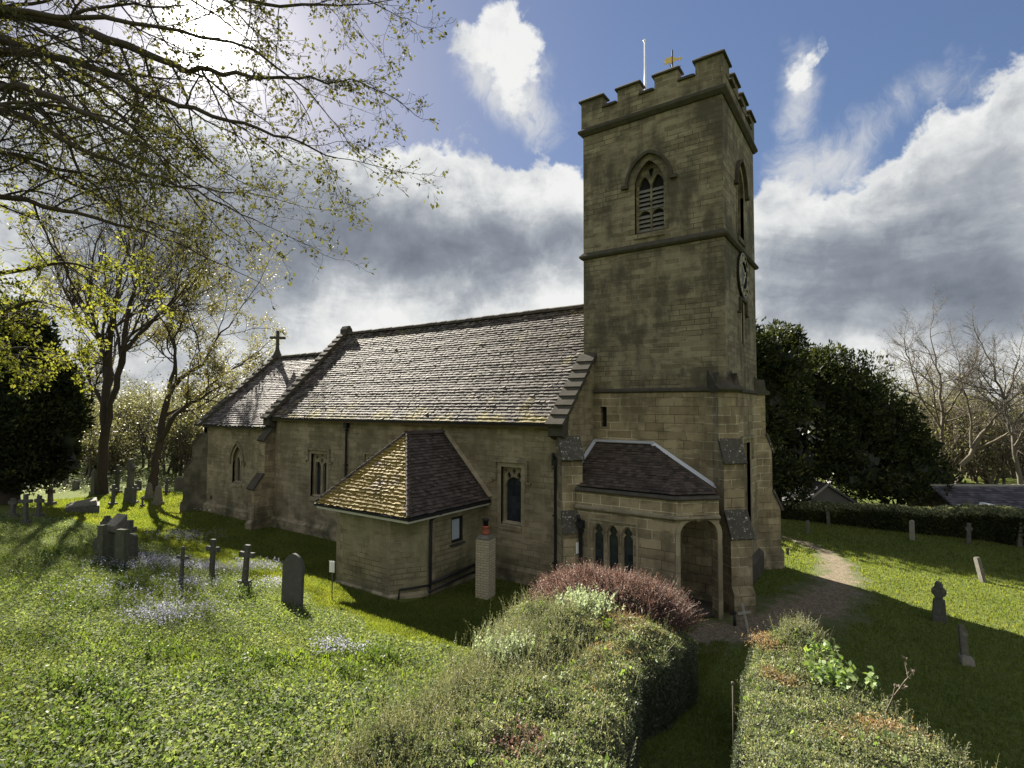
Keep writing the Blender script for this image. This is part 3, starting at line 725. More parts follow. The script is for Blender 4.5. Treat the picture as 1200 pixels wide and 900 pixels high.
MB().prism(rect(.12, .69, .91), (-22.6, 0, 0), S_, Z, SN, -.27, -.2).build('vent', 'dark', chancel)
MB().prism([(0, -.5), (.10, -.5), (.10, .42), (0, .55)], (0, 0, 0), SN, Z, S_, CE, NE-.3).build('plinth', 'stone_nave', chancel)
cr = MB(); LC = math.hypot(YR+.22, CZR-CZE); VC = np.array([0, (YR+.22)/LC, (CZR-CZE)/LC]); wc = (NE-.16)-(CE+.3)
tile_rows(cr, (CE+.3, -.22, CZE), U_, VC, lambda v: 0, lambda v: wc, LC, gauge=.155, tw=.19, thick=.022, seed=8, sag=.03)
chancel_roof = cr.build('chancel_roof', 'roof_chancel', church, fix=False)
MB().prism([(-.22, CZE-.05), (YR, CZR-.05), (yB+.22, CZE-.05), (yB+.22, CZE-.17), (YR, CZR-.17), (-.22, CZE-.17)], (0, 0, 0), W_, Z, WN, CE+.28, NE-.15).build('roof_deck', 'roof_chancel', chancel_roof)
rg = MB(); x = CE+.3
while x < NE-.2:
    rg.prism([(-.17, -.10), (-.10, .03), (0, .085), (.10, .03), (.17, -.10)], (0, YR, CZR+.05+r_.uniform(-.012, .012)), W_, Z, WN, x, x+.31); x += .32
rg.build('ridge_tile', 'stone_dark', chancel_roof)
gutter(chancel_roof, CE+.2, NE-.15, -.22-.05, CZE-.01)
gc = MB(); gc.prism([(.0, 4.2), (yB, 4.2), (yB, zc_(0)+.12), (YR, CZR+.12), (0, zc_(0)+.12)], (0, 0, 0), W_, Z, WN, CE-.08, CE+.32); gc.build('gable_parapet', 'stone_nave', chancel)
coping(chancel, CE-.14, CE+.38, -.34, zc_(-.34)-.02, YR, CZR-.02, 14, lift=.2)
coping(chancel, CE-.14, CE+.38, yB+.34, zc_(-.34)-.02, YR, CZR-.02, 14, lift=.2)
# stone cross on a flared foot
fc = MB(); O = (CE+.12, YR, CZR+.15)
fc.prism([(-.30, -.05), (.30, -.05), (.20, .12), (.11, .38), (.085, .55), (.085, 1.05), (.46, 1.05), (.46, 1.21), (.085, 1.21), (.085, 1.58), (-.085, 1.58), (-.085, 1.21), (-.46, 1.21), (-.46, 1.05), (-.085, 1.05), (-.085, .55), (-.11, .38), (-.20, .12)], O, DL, Z, DG, -.08, .08)
fc.box((O[0]-.26, O[1]-.26, O[2]-.12), (O[0]+.26, O[1]+.26, O[2]-.04))
cr_o = fc.build('gable_cross', 'stone_dark', chancel)
DGE = np.array([-.7071, -.7071, 0])
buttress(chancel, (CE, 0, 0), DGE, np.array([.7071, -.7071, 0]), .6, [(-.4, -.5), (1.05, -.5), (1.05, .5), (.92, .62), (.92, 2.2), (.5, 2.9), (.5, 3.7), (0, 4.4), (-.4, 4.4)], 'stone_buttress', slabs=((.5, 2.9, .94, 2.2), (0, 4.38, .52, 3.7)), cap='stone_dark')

# ---- tower
tl = MB(); tl.box((-.4, YT-.06, -.6), (XT+.06, YT+TW+.06, 6.45))
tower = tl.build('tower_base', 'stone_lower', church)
BC = YR                               # centre line of the west face
wpo = rect(.62, 1.6, 4.72, BC)
cut(tower, [opening(rect(.12, 5.22, 5.92), (.38, YT-.06, 0), S_, SN, .3), opening(wpo, (XT+.06, 0, 0), W_, WN)])
MB().prism(rect(.115, 5.23, 5.91), (.38, YT-.06, 0), S_, Z, SN, -.29, -.22).build('slit_window', 'dark', tower)
O = (XT+.06, 0, 0)
glazing(tower, 'west_window', O, W_, WN, wpo, [trefoil(BC+s*.29, .22, 1.68, 3.7, .3) for s in (-1, 1)], .16, holes=[diamond(BC, 4.2, .12, .2)], sill=(BC-.64, BC+.64, 1.62, .06), hood=label_hood(O, W_, WN, .80, 4.2, 4.86, BC))
surround(O, W_, WN, .62, 1.6, 4.72, BC, .16).build('window_surround', 'stone_ashlar', tower)
ub = MB(); ub.box((XT-TW, YT, 6.46), (XT, YT+TW, 15.72))
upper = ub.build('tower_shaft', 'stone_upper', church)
bo = arch(.50, 11.72, 13.3, .86, 12)
Ob = (2.04, YT, 0); Ow = (XT, 0, 0)
bow = arch(.50, 11.72, 13.3, .86, 12, BC)
sl1 = rect(.13, 8.1, 9.5, BC)
cut(upper, [opening(bo, Ob, S_, SN, .34), opening(bow, Ow, W_, WN, .34), opening(sl1, Ow, W_, WN, .2)])
for (O, u, n, cx) in ((Ob, S_, SN, 0.0), (Ow, W_, WN, BC)):
    ls = []; lv = []
    for s in (-1, 1):
        ls += [arch(.205, 12.56, 13.30, .42, 8, cx+s*.235), arch(.205, 11.82, 12.34, .20, 8, cx+s*.235)]
        lv += [(cx+s*.235-.21, cx+s*.235+.21, 12.58, 13.25), (cx+s*.235-.21, cx+s*.235+.21, 11.84, 12.3)]
    b = glazing(upper, 'belfry_window', O, u, n, arch(.50, 11.72, 13.3, .86, 12, cx), ls, .2, hood_m='stone_dark', stone_m='stone_upper', louvres=lv, holes=[[(cx-.09, 13.92), (cx, 13.62), (cx+.09, 13.92), (cx, 13.98)]],
                sill=(cx-.52, cx+.52, 11.76, .09), hood=arch_hood(O, u, n, .73, 13.42, .95, cx, th=.085, proj=.12))
    surround(O, u, n, 0, 0, 0, 0, pts=arch(.50, 11.74, 13.3, .86, 12, cx), outer=arch(.64, 11.74, 13.33, .95, 12, cx)).build('window_surround', 'stone_upper', upper)
sw = MB().prism(sl1, Ow, W_, Z, WN, -.2, -.15).build('stair_slit', 'dark', upper)
label_hood(Ow, W_, WN, .42, 9.12, 9.52, BC, th=.09).build('hood_mould', 'stone_dark', sw)
surround(Ow, W_, WN, .13, 8.1, 9.5, BC, .14).build('slit_surround', 'stone_ashlar', sw)
def band(parent, x0, y0, x1, y1, prof, name, mat='stone_dark', Zb=0):
    """moulding swept round a rectangle; prof in (outward, up)"""
    mb = MB(); cs = ((x0, y0, -1, -1), (x1, y0, 1, -1), (x1, y1, 1, 1), (x0, y1, -1, 1)); k = len(prof)
    v = [(cx+sx*a, cyy+sy*a, Zb+z) for (cx, cyy, sx, sy) in cs for a, z in prof]
    f = [(c*k+i, ((c+1) % 4)*k+i, ((c+1) % 4)*k+(i+1) % k, c*k+(i+1) % k) for c in range(4) for i in range(k)]
    mb.add(v, f); return mb.build(name, mat, parent)
x0, y0, x1, y1 = XT-TW, YT, XT, YT+TW
band(upper, x0, y0, x1, y1, [(-.1, 0), (.07, .04), (.12, .10), (.12, .15), (.02, .27), (-.1, .27)], 'string_course', Zb=11.12)
band(upper, x0, y0, x1, y1, [(-.1, 0), (.05, .03), (.15, .14), (.15, .22), (.06, .30), (-.1, .30)], 'cornice', Zb=15.62)
band(tower, x0+.4, y0, x1, y1, [(-.2, 0), (.08, 0), (.12, .04), (.12, .09), (.03, .15), (-.2, .15)], 'set_off', Zb=6.38)
# battlements
pp = MB(); e = .05; TH = .36
a0, b0, a1, b1 = x0-e, y0-e, x1+e, y1+e
pp.box((a0, b0, 15.86), (a1, b0+TH, 16.46)); pp.box((a0, b1-TH, 15.86), (a1, b1, 16.46))
pp.box((a0, b0+TH, 15.86), (a0+TH, b1-TH, 16.46)); pp.box((a1-TH, b0+TH, 15.86), (a1, b1-TH, 16.36))
LW = a1-a0
mer = [(0, .84), (1.40, 2.18), (2.72, 3.50), (LW-.84, LW)]
for (s, t_) in mer:
    for yy in (b0, b1-TH): pp.box((a0+s, yy, 16.46), (a0+t_, yy+TH, 16.90))
    for xx in (a0, a1-TH):
        s2, t2 = s, t_
        if s == 0: s2 = TH
        if t_ == LW: t2 = LW-TH
        pp.box((xx, b0+s2, 16.46), (xx+TH, b0+t2, 16.90))
parapet = pp.build('parapet', 'stone_upper', upper)
cp_ = MB()
def cop(mb, xa, ya, xb, yb, z):
    o = .075; h = .05; zt = .15; cxm, cym = (xa+xb)/2, (ya+yb)/2
    if xb-xa > yb-ya: rid = [(xa-o*.6, cym), (xb+o*.6, cym)]
    else: rid = [(cxm, ya-o*.6), (cxm, yb+o*.6)]
    mb.box((xa-o, ya-o, z), (xb+o, yb+o, z+h))
    A = [(xa-o, ya-o), (xb+o, ya-o), (xb+o, yb+o), (xa-o, yb+o)]
    i_ = .11
    B = [(xa+i_-o, ya+i_-o), (xb-i_+o, ya+i_-o), (xb-i_+o, yb-i_+o), (xa+i_-o, yb-i_+o)]
    mb.hexa([(p[0], p[1], z+h+.001) for p in A]+[(p[0], p[1], z+zt) for p in B])
for (s, t_) in mer:
    for yy in (b0, b1-TH): cop(cp_, a0+s, yy, a0+t_, yy+TH, 16.90)
    for xx in (a0, a1-TH):
        if 0 < s and t_ < LW: cop(cp_, xx, b0+s, xx+TH, b0+t_, 16.90)
        else:
            s2, t2 = (TH+.08, t_) if s == 0 else (s, LW-TH-.08)
            cop(cp_, xx, b0+s2, xx+TH, b0+t2, 16.902)
for i in range(3):
    s, t_ = mer[i][1]+.08, mer[i+1][0]-.08
    for yy in (b0, b1-TH): cop(cp_, a0+s, yy, a0+t_, yy+TH, 16.46)
    for xx in (a0, a1-TH): cop(cp_, xx, b0+s, xx+TH, b0+t_, 16.46)
cp_.build('parapet_coping', 'stone_dark', upper)
MB().box((x0+.2, y0+.2, 15.7), (x1-.2, y1-.2, 15.95)).build('tower_roof', 'lead', upper)
# flagpole and weathervane
fp = MB(); px_, py_ = 1.55, YT+1.0
fp.tube([(px_, py_, 15.9), (px_, py_, 17.6), (px_, py_, 19.0)], [.034, .030, .022], 8)
fp.lathe([(.0, 19.0), (.05, 19.03), (.055, 19.07), (.03, 19.12), (0, 19.13)], (px_, py_, 0), 10)
fp.tube([(px_+.05, py_-.02, 16.2), (px_+.06, py_-.02, 17.5), (px_+.04, py_-.02, 18.95)], .008, 4)
fp.build('flagpole', 'alu', upper)
wx_, wy_ = 2.35, YT+1.6
wv = MB(); wv.tube([(wx_, wy_, 15.9), (wx_, wy_, 18.75)], .025, 6); wv.tube([(wx_-.3, wy_+.0, 18.05), (wx_+.3, wy_, 18.05)], .012, 5); wv.tube([(wx_, wy_-.3, 18.05), (wx_, wy_+.3, 18.05)], .012, 5)
wvo = wv.build('weathervane', 'iron', upper)
vd = unit(np.array([.95, .31, 0])); vn = np.array([-vd[1], vd[0], 0])
fish = [(a*.62, b*.75) for a, b in [(-.48, .06), (-.36, .10), (-.30, .20), (-.18, .15), (-.05, .22), (.08, .18), (.16, .09), (.40, .07), (.40, .12), (.55, .03), (.40, -.06), (.40, -.01), (.16, -.02), (.08, -.10), (-.10, -.14), (-.24, -.08), (-.34, -.15), (-.46, -.12), (-.38, -.03)]]
MB().prism(fish, (wx_, wy_, 18.36), vd, Z, vn, -.015, .015).build('vane', 'gold', wvo)
# clock: open ring dial with numerals
ck = MB(); Oc = (XT, BC, 10.42); n36 = 40
circ = lambda r: [(r*math.cos(2*math.pi*i/n36), r*math.sin(2*math.pi*i/n36)) for i in range(n36)]
ck.ring(circ(.78), circ(.72), Oc, W_, Z, WN, .02, .09)
ck.ring(circ(.50), circ(.46), Oc, W_, Z, WN, .02, .09)
ck.prism(circ(.74), Oc, W_, Z, WN, .0, .03)
clock = ck.build('clock_face', 'iron', upper)
nm = MB(); num = ['XII', 'I', 'II', 'III', 'IIII', 'V', 'VI', 'VII', 'VIII', 'IX', 'X', 'XI']
nm.ring(circ(.735), circ(.722), Oc, W_, Z, WN, .035, .10); nm.ring(circ(.515), circ(.505), Oc, W_, Z, WN, .035, .10)
def stroke(mb, cx, c0, a, b, wd=.017):
    """a,b in numeral space (x across, y outwards); c0 = hour angle"""
    rt_ = np.array([math.cos(c0), -math.sin(c0)]); ut = np.array([math.sin(c0), math.cos(c0)])
    A = rt_*a[0]+ut*(.615+a[1]); B = rt_*b[0]+ut*(.615+b[1]); t_ = unit(B-A); p = np.array([-t_[1], t_[0]])*wd
    mb.prism([tuple(A-p), tuple(B-p), tuple(B+p), tuple(A+p)], Oc, W_, Z, WN, .04, .09)
WDT = {'I': .05, 'V': .095, 'X': .095}
for h, s in enumerate(num):
    tw_ = sum(WDT[c] for c in s); xx = -tw_/2; ang_ = h*math.pi/6
    for c in s:
        m_ = xx+WDT[c]/2; q_ = WDT[c]*.36
        if c == 'I': stroke(nm, 0, ang_, (m_, -.075), (m_, .075), .012)
        elif c == 'V': stroke(nm, 0, ang_, (m_-q_, .075), (m_, -.075), .012); stroke(nm, 0, ang_, (m_+q_, .075), (m_, -.075), .007)
        else: stroke(nm, 0, ang_, (m_-q_, .075), (m_+q_, -.075), .012); stroke(nm, 0, ang_, (m_+q_, .075), (m_-q_, -.075), .007)
        xx += WDT[c]
nm.build('numeral', 'pale_gilt', clock)
hd = MB()
for ang_, ln, wd in ((R(215), .42, .03), (R(300), .62, .022)):
    d2 = np.array([math.sin(ang_), math.cos(ang_)]); p2 = np.array([d2[1], -d2[0]])
    hd.prism([tuple(-d2*.12-p2*wd), tuple(d2*ln*.8-p2*wd), tuple(d2*ln), tuple(d2*ln*.8+p2*wd), tuple(-d2*.12+p2*wd)], Oc, W_, Z, WN, .11, .125)
hd.build('hand', 'pale_gilt', clock)
# tower buttresses (diagonal)
pr = [(-.6, -.5), (.78, -.5), (.78, .62), (.66, .78), (.66, 2.18), (.34, 2.85), (.34, 4.30), (.10, 4.92), (.10, 6.38), (-.6, 6.38)]
sb = ((.34, 2.86, .68, 2.18), (.10, 4.93, .36, 4.3))
buttress(tower, (XT, YT, 0), DG, DL, .66, pr, 'stone_lower', slabs=sb)
buttress(tower, (XT, YT+TW, 0), DL, np.array([-.7071, .7071, 0]), .66, pr, 'stone_lower', slabs=sb)
for (P, dd, ll) in (((XT, YT, 0), DG, DL), ((XT, YT+TW, 0), DL, np.array([-.7071, .7071, 0]))):
    MB().prism([(-.5, 6.38), (.20, 6.38), (.25, 6.44), (.25, 6.50), (.12, 6.56), (-.35, 7.05), (-.5, 7.05)], P, dd, Z, ll, -.40, .40).build('buttress_cap', 'stone_dark', tower)
    for s in (-1, 1):
        MB().prism([(s*.30-.11, 6.5), (s*.30+.11, 6.5), (s*.30, 6.95)], P, ll, Z, dd, -.30, .10).build('gablet', 'stone_dark', tower)
pl_ = MB(); pl_.prism([(0, -.5), (.14, -.5), (.14, .62), (0, .82)], (XT+.06, 0, 0), WN, Z, W_, YT+.3, YT+TW-.3); pl_.build('plinth', 'stone_dark', tower)

# ---- porch between nave and tower
PA, PB, PC = np.array([.42, -.27, 0]), np.array([3.53, -.27, 0]), np.array([4.44, .64, 0])
d1 = unit(PC-PB); n1_ = np.array([d1[1], -d1[0], 0])
wl = MB()
off = .30
PBi = PB+np.array([-off*math.tan(math.pi/8), off, 0]); PCi = PC-n1_*off
foot = [PA, PB, PC, PCi, PBi, PA+np.array([0, off, 0])]
k = len(foot)
wl.add([tuple(p+V3((0, 0, -.5))) for p in foot]+[tuple(p+V3((0, 0, 3.30))) for p in foot], [list(range(k))[::-1], list(range(k, 2*k))]+[(i, (i+1) % k, (i+1) % k+k, i+k) for i in range(k)])
porch = wl.build('porch_wall', 'stone_lower', church)
lw = [(.58, .90), (1.05, 1.37), (1.51, 1.83)]          # lights, measured from PA
cut(porch, [opening(arch((b-a)/2+.02, .98, 2.12, .30, 8, (a+b)/2), PA, S_, SN, .6) for a, b in lw] +
           [MB().prism(arch(.56, -.2, 2.36, .36, 10, .66), PB, d1, Z, n1_, -.6, .3)])
for a, b in lw:
    c_ = (a+b)/2; hw = (b-a)/2
    o = MB().ring(arch(hw+.02, .98, 2.12, .30, 8, c_), arch(hw-.012, 1.0, 2.12, .26, 8, c_), PA, S_, Z, SN, -.2, -.06).build('window', 'stone_ashlar', porch)
    MB().prism(rect(hw, 1.0, 2.40, c_), PA, S_, Z, SN, -.16, -.14).build('pane', 'glass', o)
    for s in (-1, 1): MB().prism([(c_+s*hw, 2.02), (c_+s*(hw-.085), 2.14), (c_+s*hw, 2.22)], PA, S_, Z, SN, -.13, -.07).build('cusp', 'stone_ashlar', o)
MB().ring(rect(.80, .86, 2.56, 1.205), rect(.74, .90, 2.50, 1.205), PA, S_, Z, SN, -.05, .035).build('window_surround', 'stone_ashlar', porch)
MB().ring(arch(.70, -.1, 2.38, .46, 10, .66), arch(.565, -.1, 2.36, .365, 10, .66), PB, d1, Z, n1_, -.08, .03).build('door_arch', 'stone_ashlar', porch)
def path_band(parent, pts, prof, name, mat='stone_dark'):
    pts = [V3(p) for p in pts]; mb = MB(); k = len(prof); v = []
    for i, p in enumerate(pts):
        a = unit(p-pts[i-1]) if i > 0 else None; b = unit(pts[i+1]-p) if i < len(pts)-1 else None
        na = np.array([a[1], -a[0], 0]) if a is not None else None; nb = np.array([b[1], -b[0], 0]) if b is not None else None
        n = na if nb is None else nb if na is None else unit(na+nb)/max(.3, math.sqrt((1+na@nb)/2))
        v += [p+n*q_+np.array([0, 0, z]) for q_, z in prof]
    f = [(i*k+j, (i+1)*k+j, (i+1)*k+(j+1) % k, i*k+(j+1) % k) for i in range(len(pts)-1) for j in range(k)]+[list(range(k)), list(range((len(pts)-1)*k, len(pts)*k))[::-1]]
    mb.add(v, f); return mb.build(name, mat, parent)
path_band(porch, [PA, PB, PC], [(-.05, 2.74), (.03, 2.75), (.085, 2.81), (.085, 2.85), (.02, 2.90), (-.05, 2.90)], 'string_course', 'stone_upper')
path_band(porch, [PA, PB, PC], [(-.34, 3.31), (.07, 3.31), (.09, 3.36), (.04, 3.42), (-.34, 3.44)], 'parapet_coping')
path_band(porch, [PA, PB], [(-.05, -.4), (.10, -.4), (.10, .55), (-.05, .7)], 'plinth', 'stone_lower')
# inside: flagged floor, inner doorway on the tower wall
MB().add([(.3, -.1, .05), (3.5, -.1, .05), (4.35, .75, .05), (4.35, 1.80, .05), (.3, 1.80, .05)], [(0, 1, 2, 3, 4)]).build('porch_floor', 'stone_dark', porch)
idr = MB().prism(arch(.50, .05, 1.75, .5, 10, 2.35), (0, YT-.06, 0), S_, Z, SN, .0, .05).build('inner_door', 'wood', porch)
MB().ring(arch(.68, .05, 1.75, .68, 10, 2.35), arch(.505, .05, 1.75, .505, 10, 2.35), (0, YT-.06, 0), S_, Z, SN, -.01, .12).build('door_arch', 'stone_ashlar', idr)
# porch roof
prm = MB()
Pa, Pb, Pt, Pl = np.array([.06, -.20, 3.46]), np.array([3.50, -.20, 3.46]), np.array([2.12, YT-.10, 4.70]), np.array([.06, YT-.10, 4.70])
vv = unit(Pl-Pa); LP = np.linalg.norm(Pl-Pa)
tile_rows(prm, Pa, U_, vv, lambda v: 0, lambda v: 3.44-(3.44-2.06)*v/LP, LP, gauge=.125, tw=.17, thick=.014, jit=.6, seed=21)
Pc, Pr = np.array([4.36, .66, 3.46]), np.array([4.02, YT-.10, 3.50])
prm.add([Pa, Pb, Pt, Pl], [(0, 1, 2, 3)]); prm.add([Pb, Pc, Pt], [(0, 1, 2)]); prm.add([Pc, Pr, Pt], [(0, 1, 2)])
u2 = unit(Pc-Pb); m2 = (Pb+Pc)/2; v2 = Pt-Pb; v2 = unit(v2-u2*(v2@u2)); h2 = (Pt-Pb)@v2; ut_ = (Pt-Pb)@u2; Lb = np.linalg.norm(Pc-Pb)
tile_rows(prm, Pb, u2, v2, lambda v: ut_*v/h2, lambda v: Lb+(ut_-Lb)*v/h2, h2, gauge=.125, tw=.17, thick=.014, jit=.6, seed=22)
porch_roof = prm.build('porch_roof', 'roof_porch', church, fix=False); porch_roof['label'] = 'dark brown tiled hipped roof edged with lead'
ld = MB()
def strip(mb, a, b, n, wd=.12, th=.03):
    a, b, n = V3(a), V3(b), V3(n); t_ = unit(b-a); s = np.cross(n, t_)*wd/2
    mb.hexa([a-s, b-s, b+s, a+s, a-s+n*th, b-s+n*th, b+s+n*th, a+s+n*th])
up_ = unit(np.array([0, -.5, .86]))
strip(ld, Pl+V3((0, -.03, .04)), Pt+V3((0.05, -.03, .04)), up_, .13)
strip(ld, Pt+V3((0, -.03, .03)), Pr+V3((.0, -.02, .03)), unit(np.array([.3, -.7, .6])), .15)
strip(ld, Pr+V3((-.1, -.02, .02)), Pr+V3((.35, -.02, .0)), unit(np.array([.1, -.6, .8])), .14)
strip(ld, Pl+V3((.02, 0, .04)), Pa+V3((.02, 0.35, .27)), unit(np.array([.3, -.4, .86])), .12)
ld.build('lead_flashing', 'lead', porch_roof)
downpipe(porch, .62, -.27, .1, 2.5, r=.06)

# ---- vestry
VW = [(-6.60, 0), (-6.60, -3.75), (-4.05, -3.75), (-3.45, -2.80), (-3.45, 0)]
vm = MB(); k = 5
vm.add([(x, y, -.5) for x, y in VW]+[(x, y, 2.56) for x, y in VW], [list(range(k))[::-1], list(range(k, 2*k))]+[(i, (i+1) % k, (i+1) % k+k, i+k) for i in range(k)])
vestry = vm.build('vestry_wall', 'stone_vestry', church)
OvW = (-3.45, 0, 0)
cut(vestry, [opening(rect(.30, 1.40, 2.24, -1.36), OvW, W_, WN, .2)])
vw = MB().ring(rect(.30, 1.40, 2.24, -1.36), rect(.225, 1.48, 2.16, -1.36), OvW, W_, Z, WN, -.14, -.04).build('window', 'iron', vestry)
MB().prism(rect(.24, 1.45, 2.19, -1.36), OvW, W_, Z, WN, -.12, -.105).build('pane', plain('frosted_glass', (.35, .40, .45), .25, .1, 3, bmp=.1, spec=.5), vw)
MB().prism([(-.14, 1.32), (.07, 1.32), (.07, 1.37), (-.14, 1.41)], OvW, WN, Z, W_, -1.72, -1.0).build('sill', 'stone_dark', vw)
path_band(vestry, [(x, y, 0) for x, y in VW[1:]], [(-.05, -.4), (.07, -.4), (.07, .16), (.0, .22), (-.05, .22)], 'plinth', 'stone_ashlar')
qn = MB()
for (x, y, tx, ty) in ((-4.05, -3.75, -1, 0), (-3.45, -2.80, 0, 1), (-6.60, -3.75, 1, 0)):
    for i in range(9):
        h = .26; ln = .34 if i % 2 else .2; n_ = np.array([ty, -abs(tx), 0.]) if tx else np.array([1., 0, 0])
        a = np.array([x, y, .2+i*h])+n_*.012; b_ = np.array([tx, ty, 0.])*ln
        qn.hexa([a, a+b_, a+b_-n_*.05, a-n_*.05, a+V3((0, 0, h-.015)), a+b_+V3((0, 0, h-.015)), a+b_-n_*.05+V3((0, 0, h-.015)), a-n_*.05+V3((0, 0, h-.015))])
qn.build('quoin', 'stone_ashlar', vestry)
EX0, EX1, EY, EZ, RX, RZ, HY = -7.45, -3.10, -3.97, 2.66, -5.28, 4.97, -1.92
# eaves: soffit, white fascia, gutter
ev = MB(); ev.box((EX0+.06, EY+.06, EZ-.13), (EX1-.06, -.02, EZ-.07)); ev.build('soffit', 'fascia', vestry)
fa = MB(); fa.box((EX0+.02, EY+.02, EZ-.18), (EX1-.02, EY+.055, EZ-.03)); fa.box((EX1-.055, EY+.055, EZ-.18), (EX1-.02, -.02, EZ-.03)); fa.box((EX0+.02, EY+.055, EZ-.18), (EX0+.055, -.02, EZ-.03))
fa.build('fascia', 'fascia', vestry)
vg = MB(); vg.box((EX1-.015, EY+.0, EZ-.10), (EX1+.075, -.05, EZ-.015)); vg.box((EX0, EY-.075, EZ-.08), (EX1+.075, EY+.018, EZ-.015)); vg.build('gutter', 'iron', vestry)
vp = MB(); vp.tube([(EX1+.02, -2.55, EZ-.08), (-3.30, -2.62, EZ-.2), (-3.37, -2.70, EZ-.32), (-3.36, -2.72, .35), (-3.36, -2.72, .02)], .045, 8)
vp.tube([(-3.36, -2.72, .42), (-3.37, -.9, .46), (-3.37, -.15, .48)], .045, 8)
vp.tube([(-3.36, -2.78, .18), (-3.37, -1.4, .22), (-3.37, -.2, .24)], .035, 8)
tdir = unit(np.array([-4.05+3.45, -3.75+2.80, 0])); nn_ = np.array([.845, -.535, 0])
b0_ = np.array([-3.45, -2.80, 0])+nn_*.09
vp.tube([b0_+V3((.06, .02, .40)), b0_+tdir*.85+V3((0, 0, .36)), b0_+tdir*.88+V3((0, 0, .04))], .035, 8)
vp.build('downpipe', 'iron', vestry)
# roof: hipped end to the south, two slopes
LH = math.hypot(HY-EY, RZ-EZ); vh = np.array([0, (HY-EY)/LH, (RZ-EZ)/LH]); we = EX1-EX0
hp = MB(); tile_rows(hp, (EX0, EY, EZ), U_, vh, lambda v: (RX-EX0)*v/LH, lambda v: we-(EX1-RX)*v/LH, LH, gauge=.125, tw=.18, thick=.028, jit=1.6, seed=31)
hp.add([(EX0, EY, EZ), (EX1, EY, EZ), (RX, HY, RZ)], [(0, 1, 2)])
vroof = hp.build('vestry_roof', 'roof_vestry', church, fix=False); vroof['label'] = 'small hipped tile roof thick with golden moss on its south slope'
LS = math.hypot(EX1-RX, RZ-EZ)
for sgn, nm_, seed in ((1, 'west_slope', 32), (-1, 'east_slope', 33)):
    sp = MB(); xe = EX1 if sgn > 0 else EX0
    vs_ = np.array([(RX-xe)/LS, 0, (RZ-EZ)/LS])
    if sgn > 0: tile_rows(sp, (xe, EY, EZ), np.array([0, 1., 0]), vs_, lambda v: (HY-EY)*v/LS, lambda v: -EY-.03, LS, gauge=.125, tw=.18, thick=.024, jit=1.0, seed=seed)
    else: tile_rows(sp, (xe, -.03, EZ), np.array([0, -1., 0]), vs_, lambda v: 0, lambda v: -EY-.03-(HY-EY)*v/LS, LS, gauge=.125, tw=.18, thick=.024, jit=1.0, seed=seed)
    sp.add([(xe, EY, EZ), (xe, 0, EZ), (RX, 0, RZ), (RX, HY, RZ)], [(0, 1, 2, 3)])
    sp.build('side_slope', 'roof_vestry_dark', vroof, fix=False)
hr = MB()
def caps(mb, a, b, n=14, wd=.13):
    a, b = V3(a), V3(b); t_ = unit(b-a); s = unit(np.cross(t_, V3(Z))); up2 = np.cross(s, t_)
    for i in range(n):
        p, q_ = a+(b-a)*i/n, a+(b-a)*(i+1.12)/n; l0, l1 = .045, .02
        mb.hexa([p-s*wd-up2*.05, q_-s*wd-up2*.05, q_+s*wd-up2*.05, p+s*wd-up2*.05, p-s*wd*.35+up2*(.03+l0), q_-s*wd*.35+up2*(.03+l1), q_+s*wd*.35+up2*(.03+l1), p+s*wd*.35+up2*(.03+l0)])
caps(hr, (EX1, EY, EZ+.02), (RX, HY, RZ+.02), 18, .09); caps(hr, (EX0, EY, EZ+.02), (RX, HY, RZ+.02), 18, .09); caps(hr, (RX, HY-.05, RZ+.02), (RX, -.02, RZ+.02), 6, .13)
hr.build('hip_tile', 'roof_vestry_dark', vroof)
fl = MB(); strip(fl, (EX1+.05, -.06, EZ+.10), (RX, -.06, RZ+.10), unit(np.array([.5, -.5, .7])), .16); strip(fl, (EX0, -.06, EZ+.10), (RX, -.06, RZ+.10), unit(np.array([-.5, -.5, .7])), .16)
fl.build('flashing', 'stone_ashlar', vroof)

# ------------------------------------------------------------------ gravestones and small things
MT['grave_green'] = grave_mat('greenish_gravestone', (.045, .052, .034), (.105, .11, .075), (.17, .175, .11), .5)
MT['grave_slate'] = grave_mat('slate_gravestone', (.05, .052, .046), (.10, .10, .088), (.15, .15, .11), .4)
def latin(name, label, base, h, arm, t, rz=0, tilt=(0, 0), mat='grave_dark', foot=None, group=None, wd=None, flare=0, armz=.72):
    o = thing(name, label, 'grave marker', base, rz, group, tilt)
    w_ = wd or t
    f0 = 0
    if foot:
        fb = MB()
        z = -.15
        for i, (fw, fh) in enumerate(foot):
            fb.box((-fw/2, -fw*.36, z), (fw/2, fw*.36, f0+fh)); z = f0+fh; f0 += fh
        fb.build('plinth', mat, o, bevel=.012)
    mb = MB(); za = f0+(h-f0)*armz; a2 = arm/2; b = w_/2; fl = flare
    pts = [(-b*1.25, f0-.1), (b*1.25, f0-.1), (b, za-b), (a2, za-b-fl), (a2, za+b+fl), (b, za+b), (b+fl, h), (-b-fl, h), (-b, za+b), (-a2, za+b+fl), (-a2, za-b-fl), (-b, za-b)]
    mb.prism(pts, (0, 0, 0), (1, 0, 0), Z, (0, 1, 0), -t*.4, t*.4); mb.build('cross', mat, o, bevel=.012)
    return o
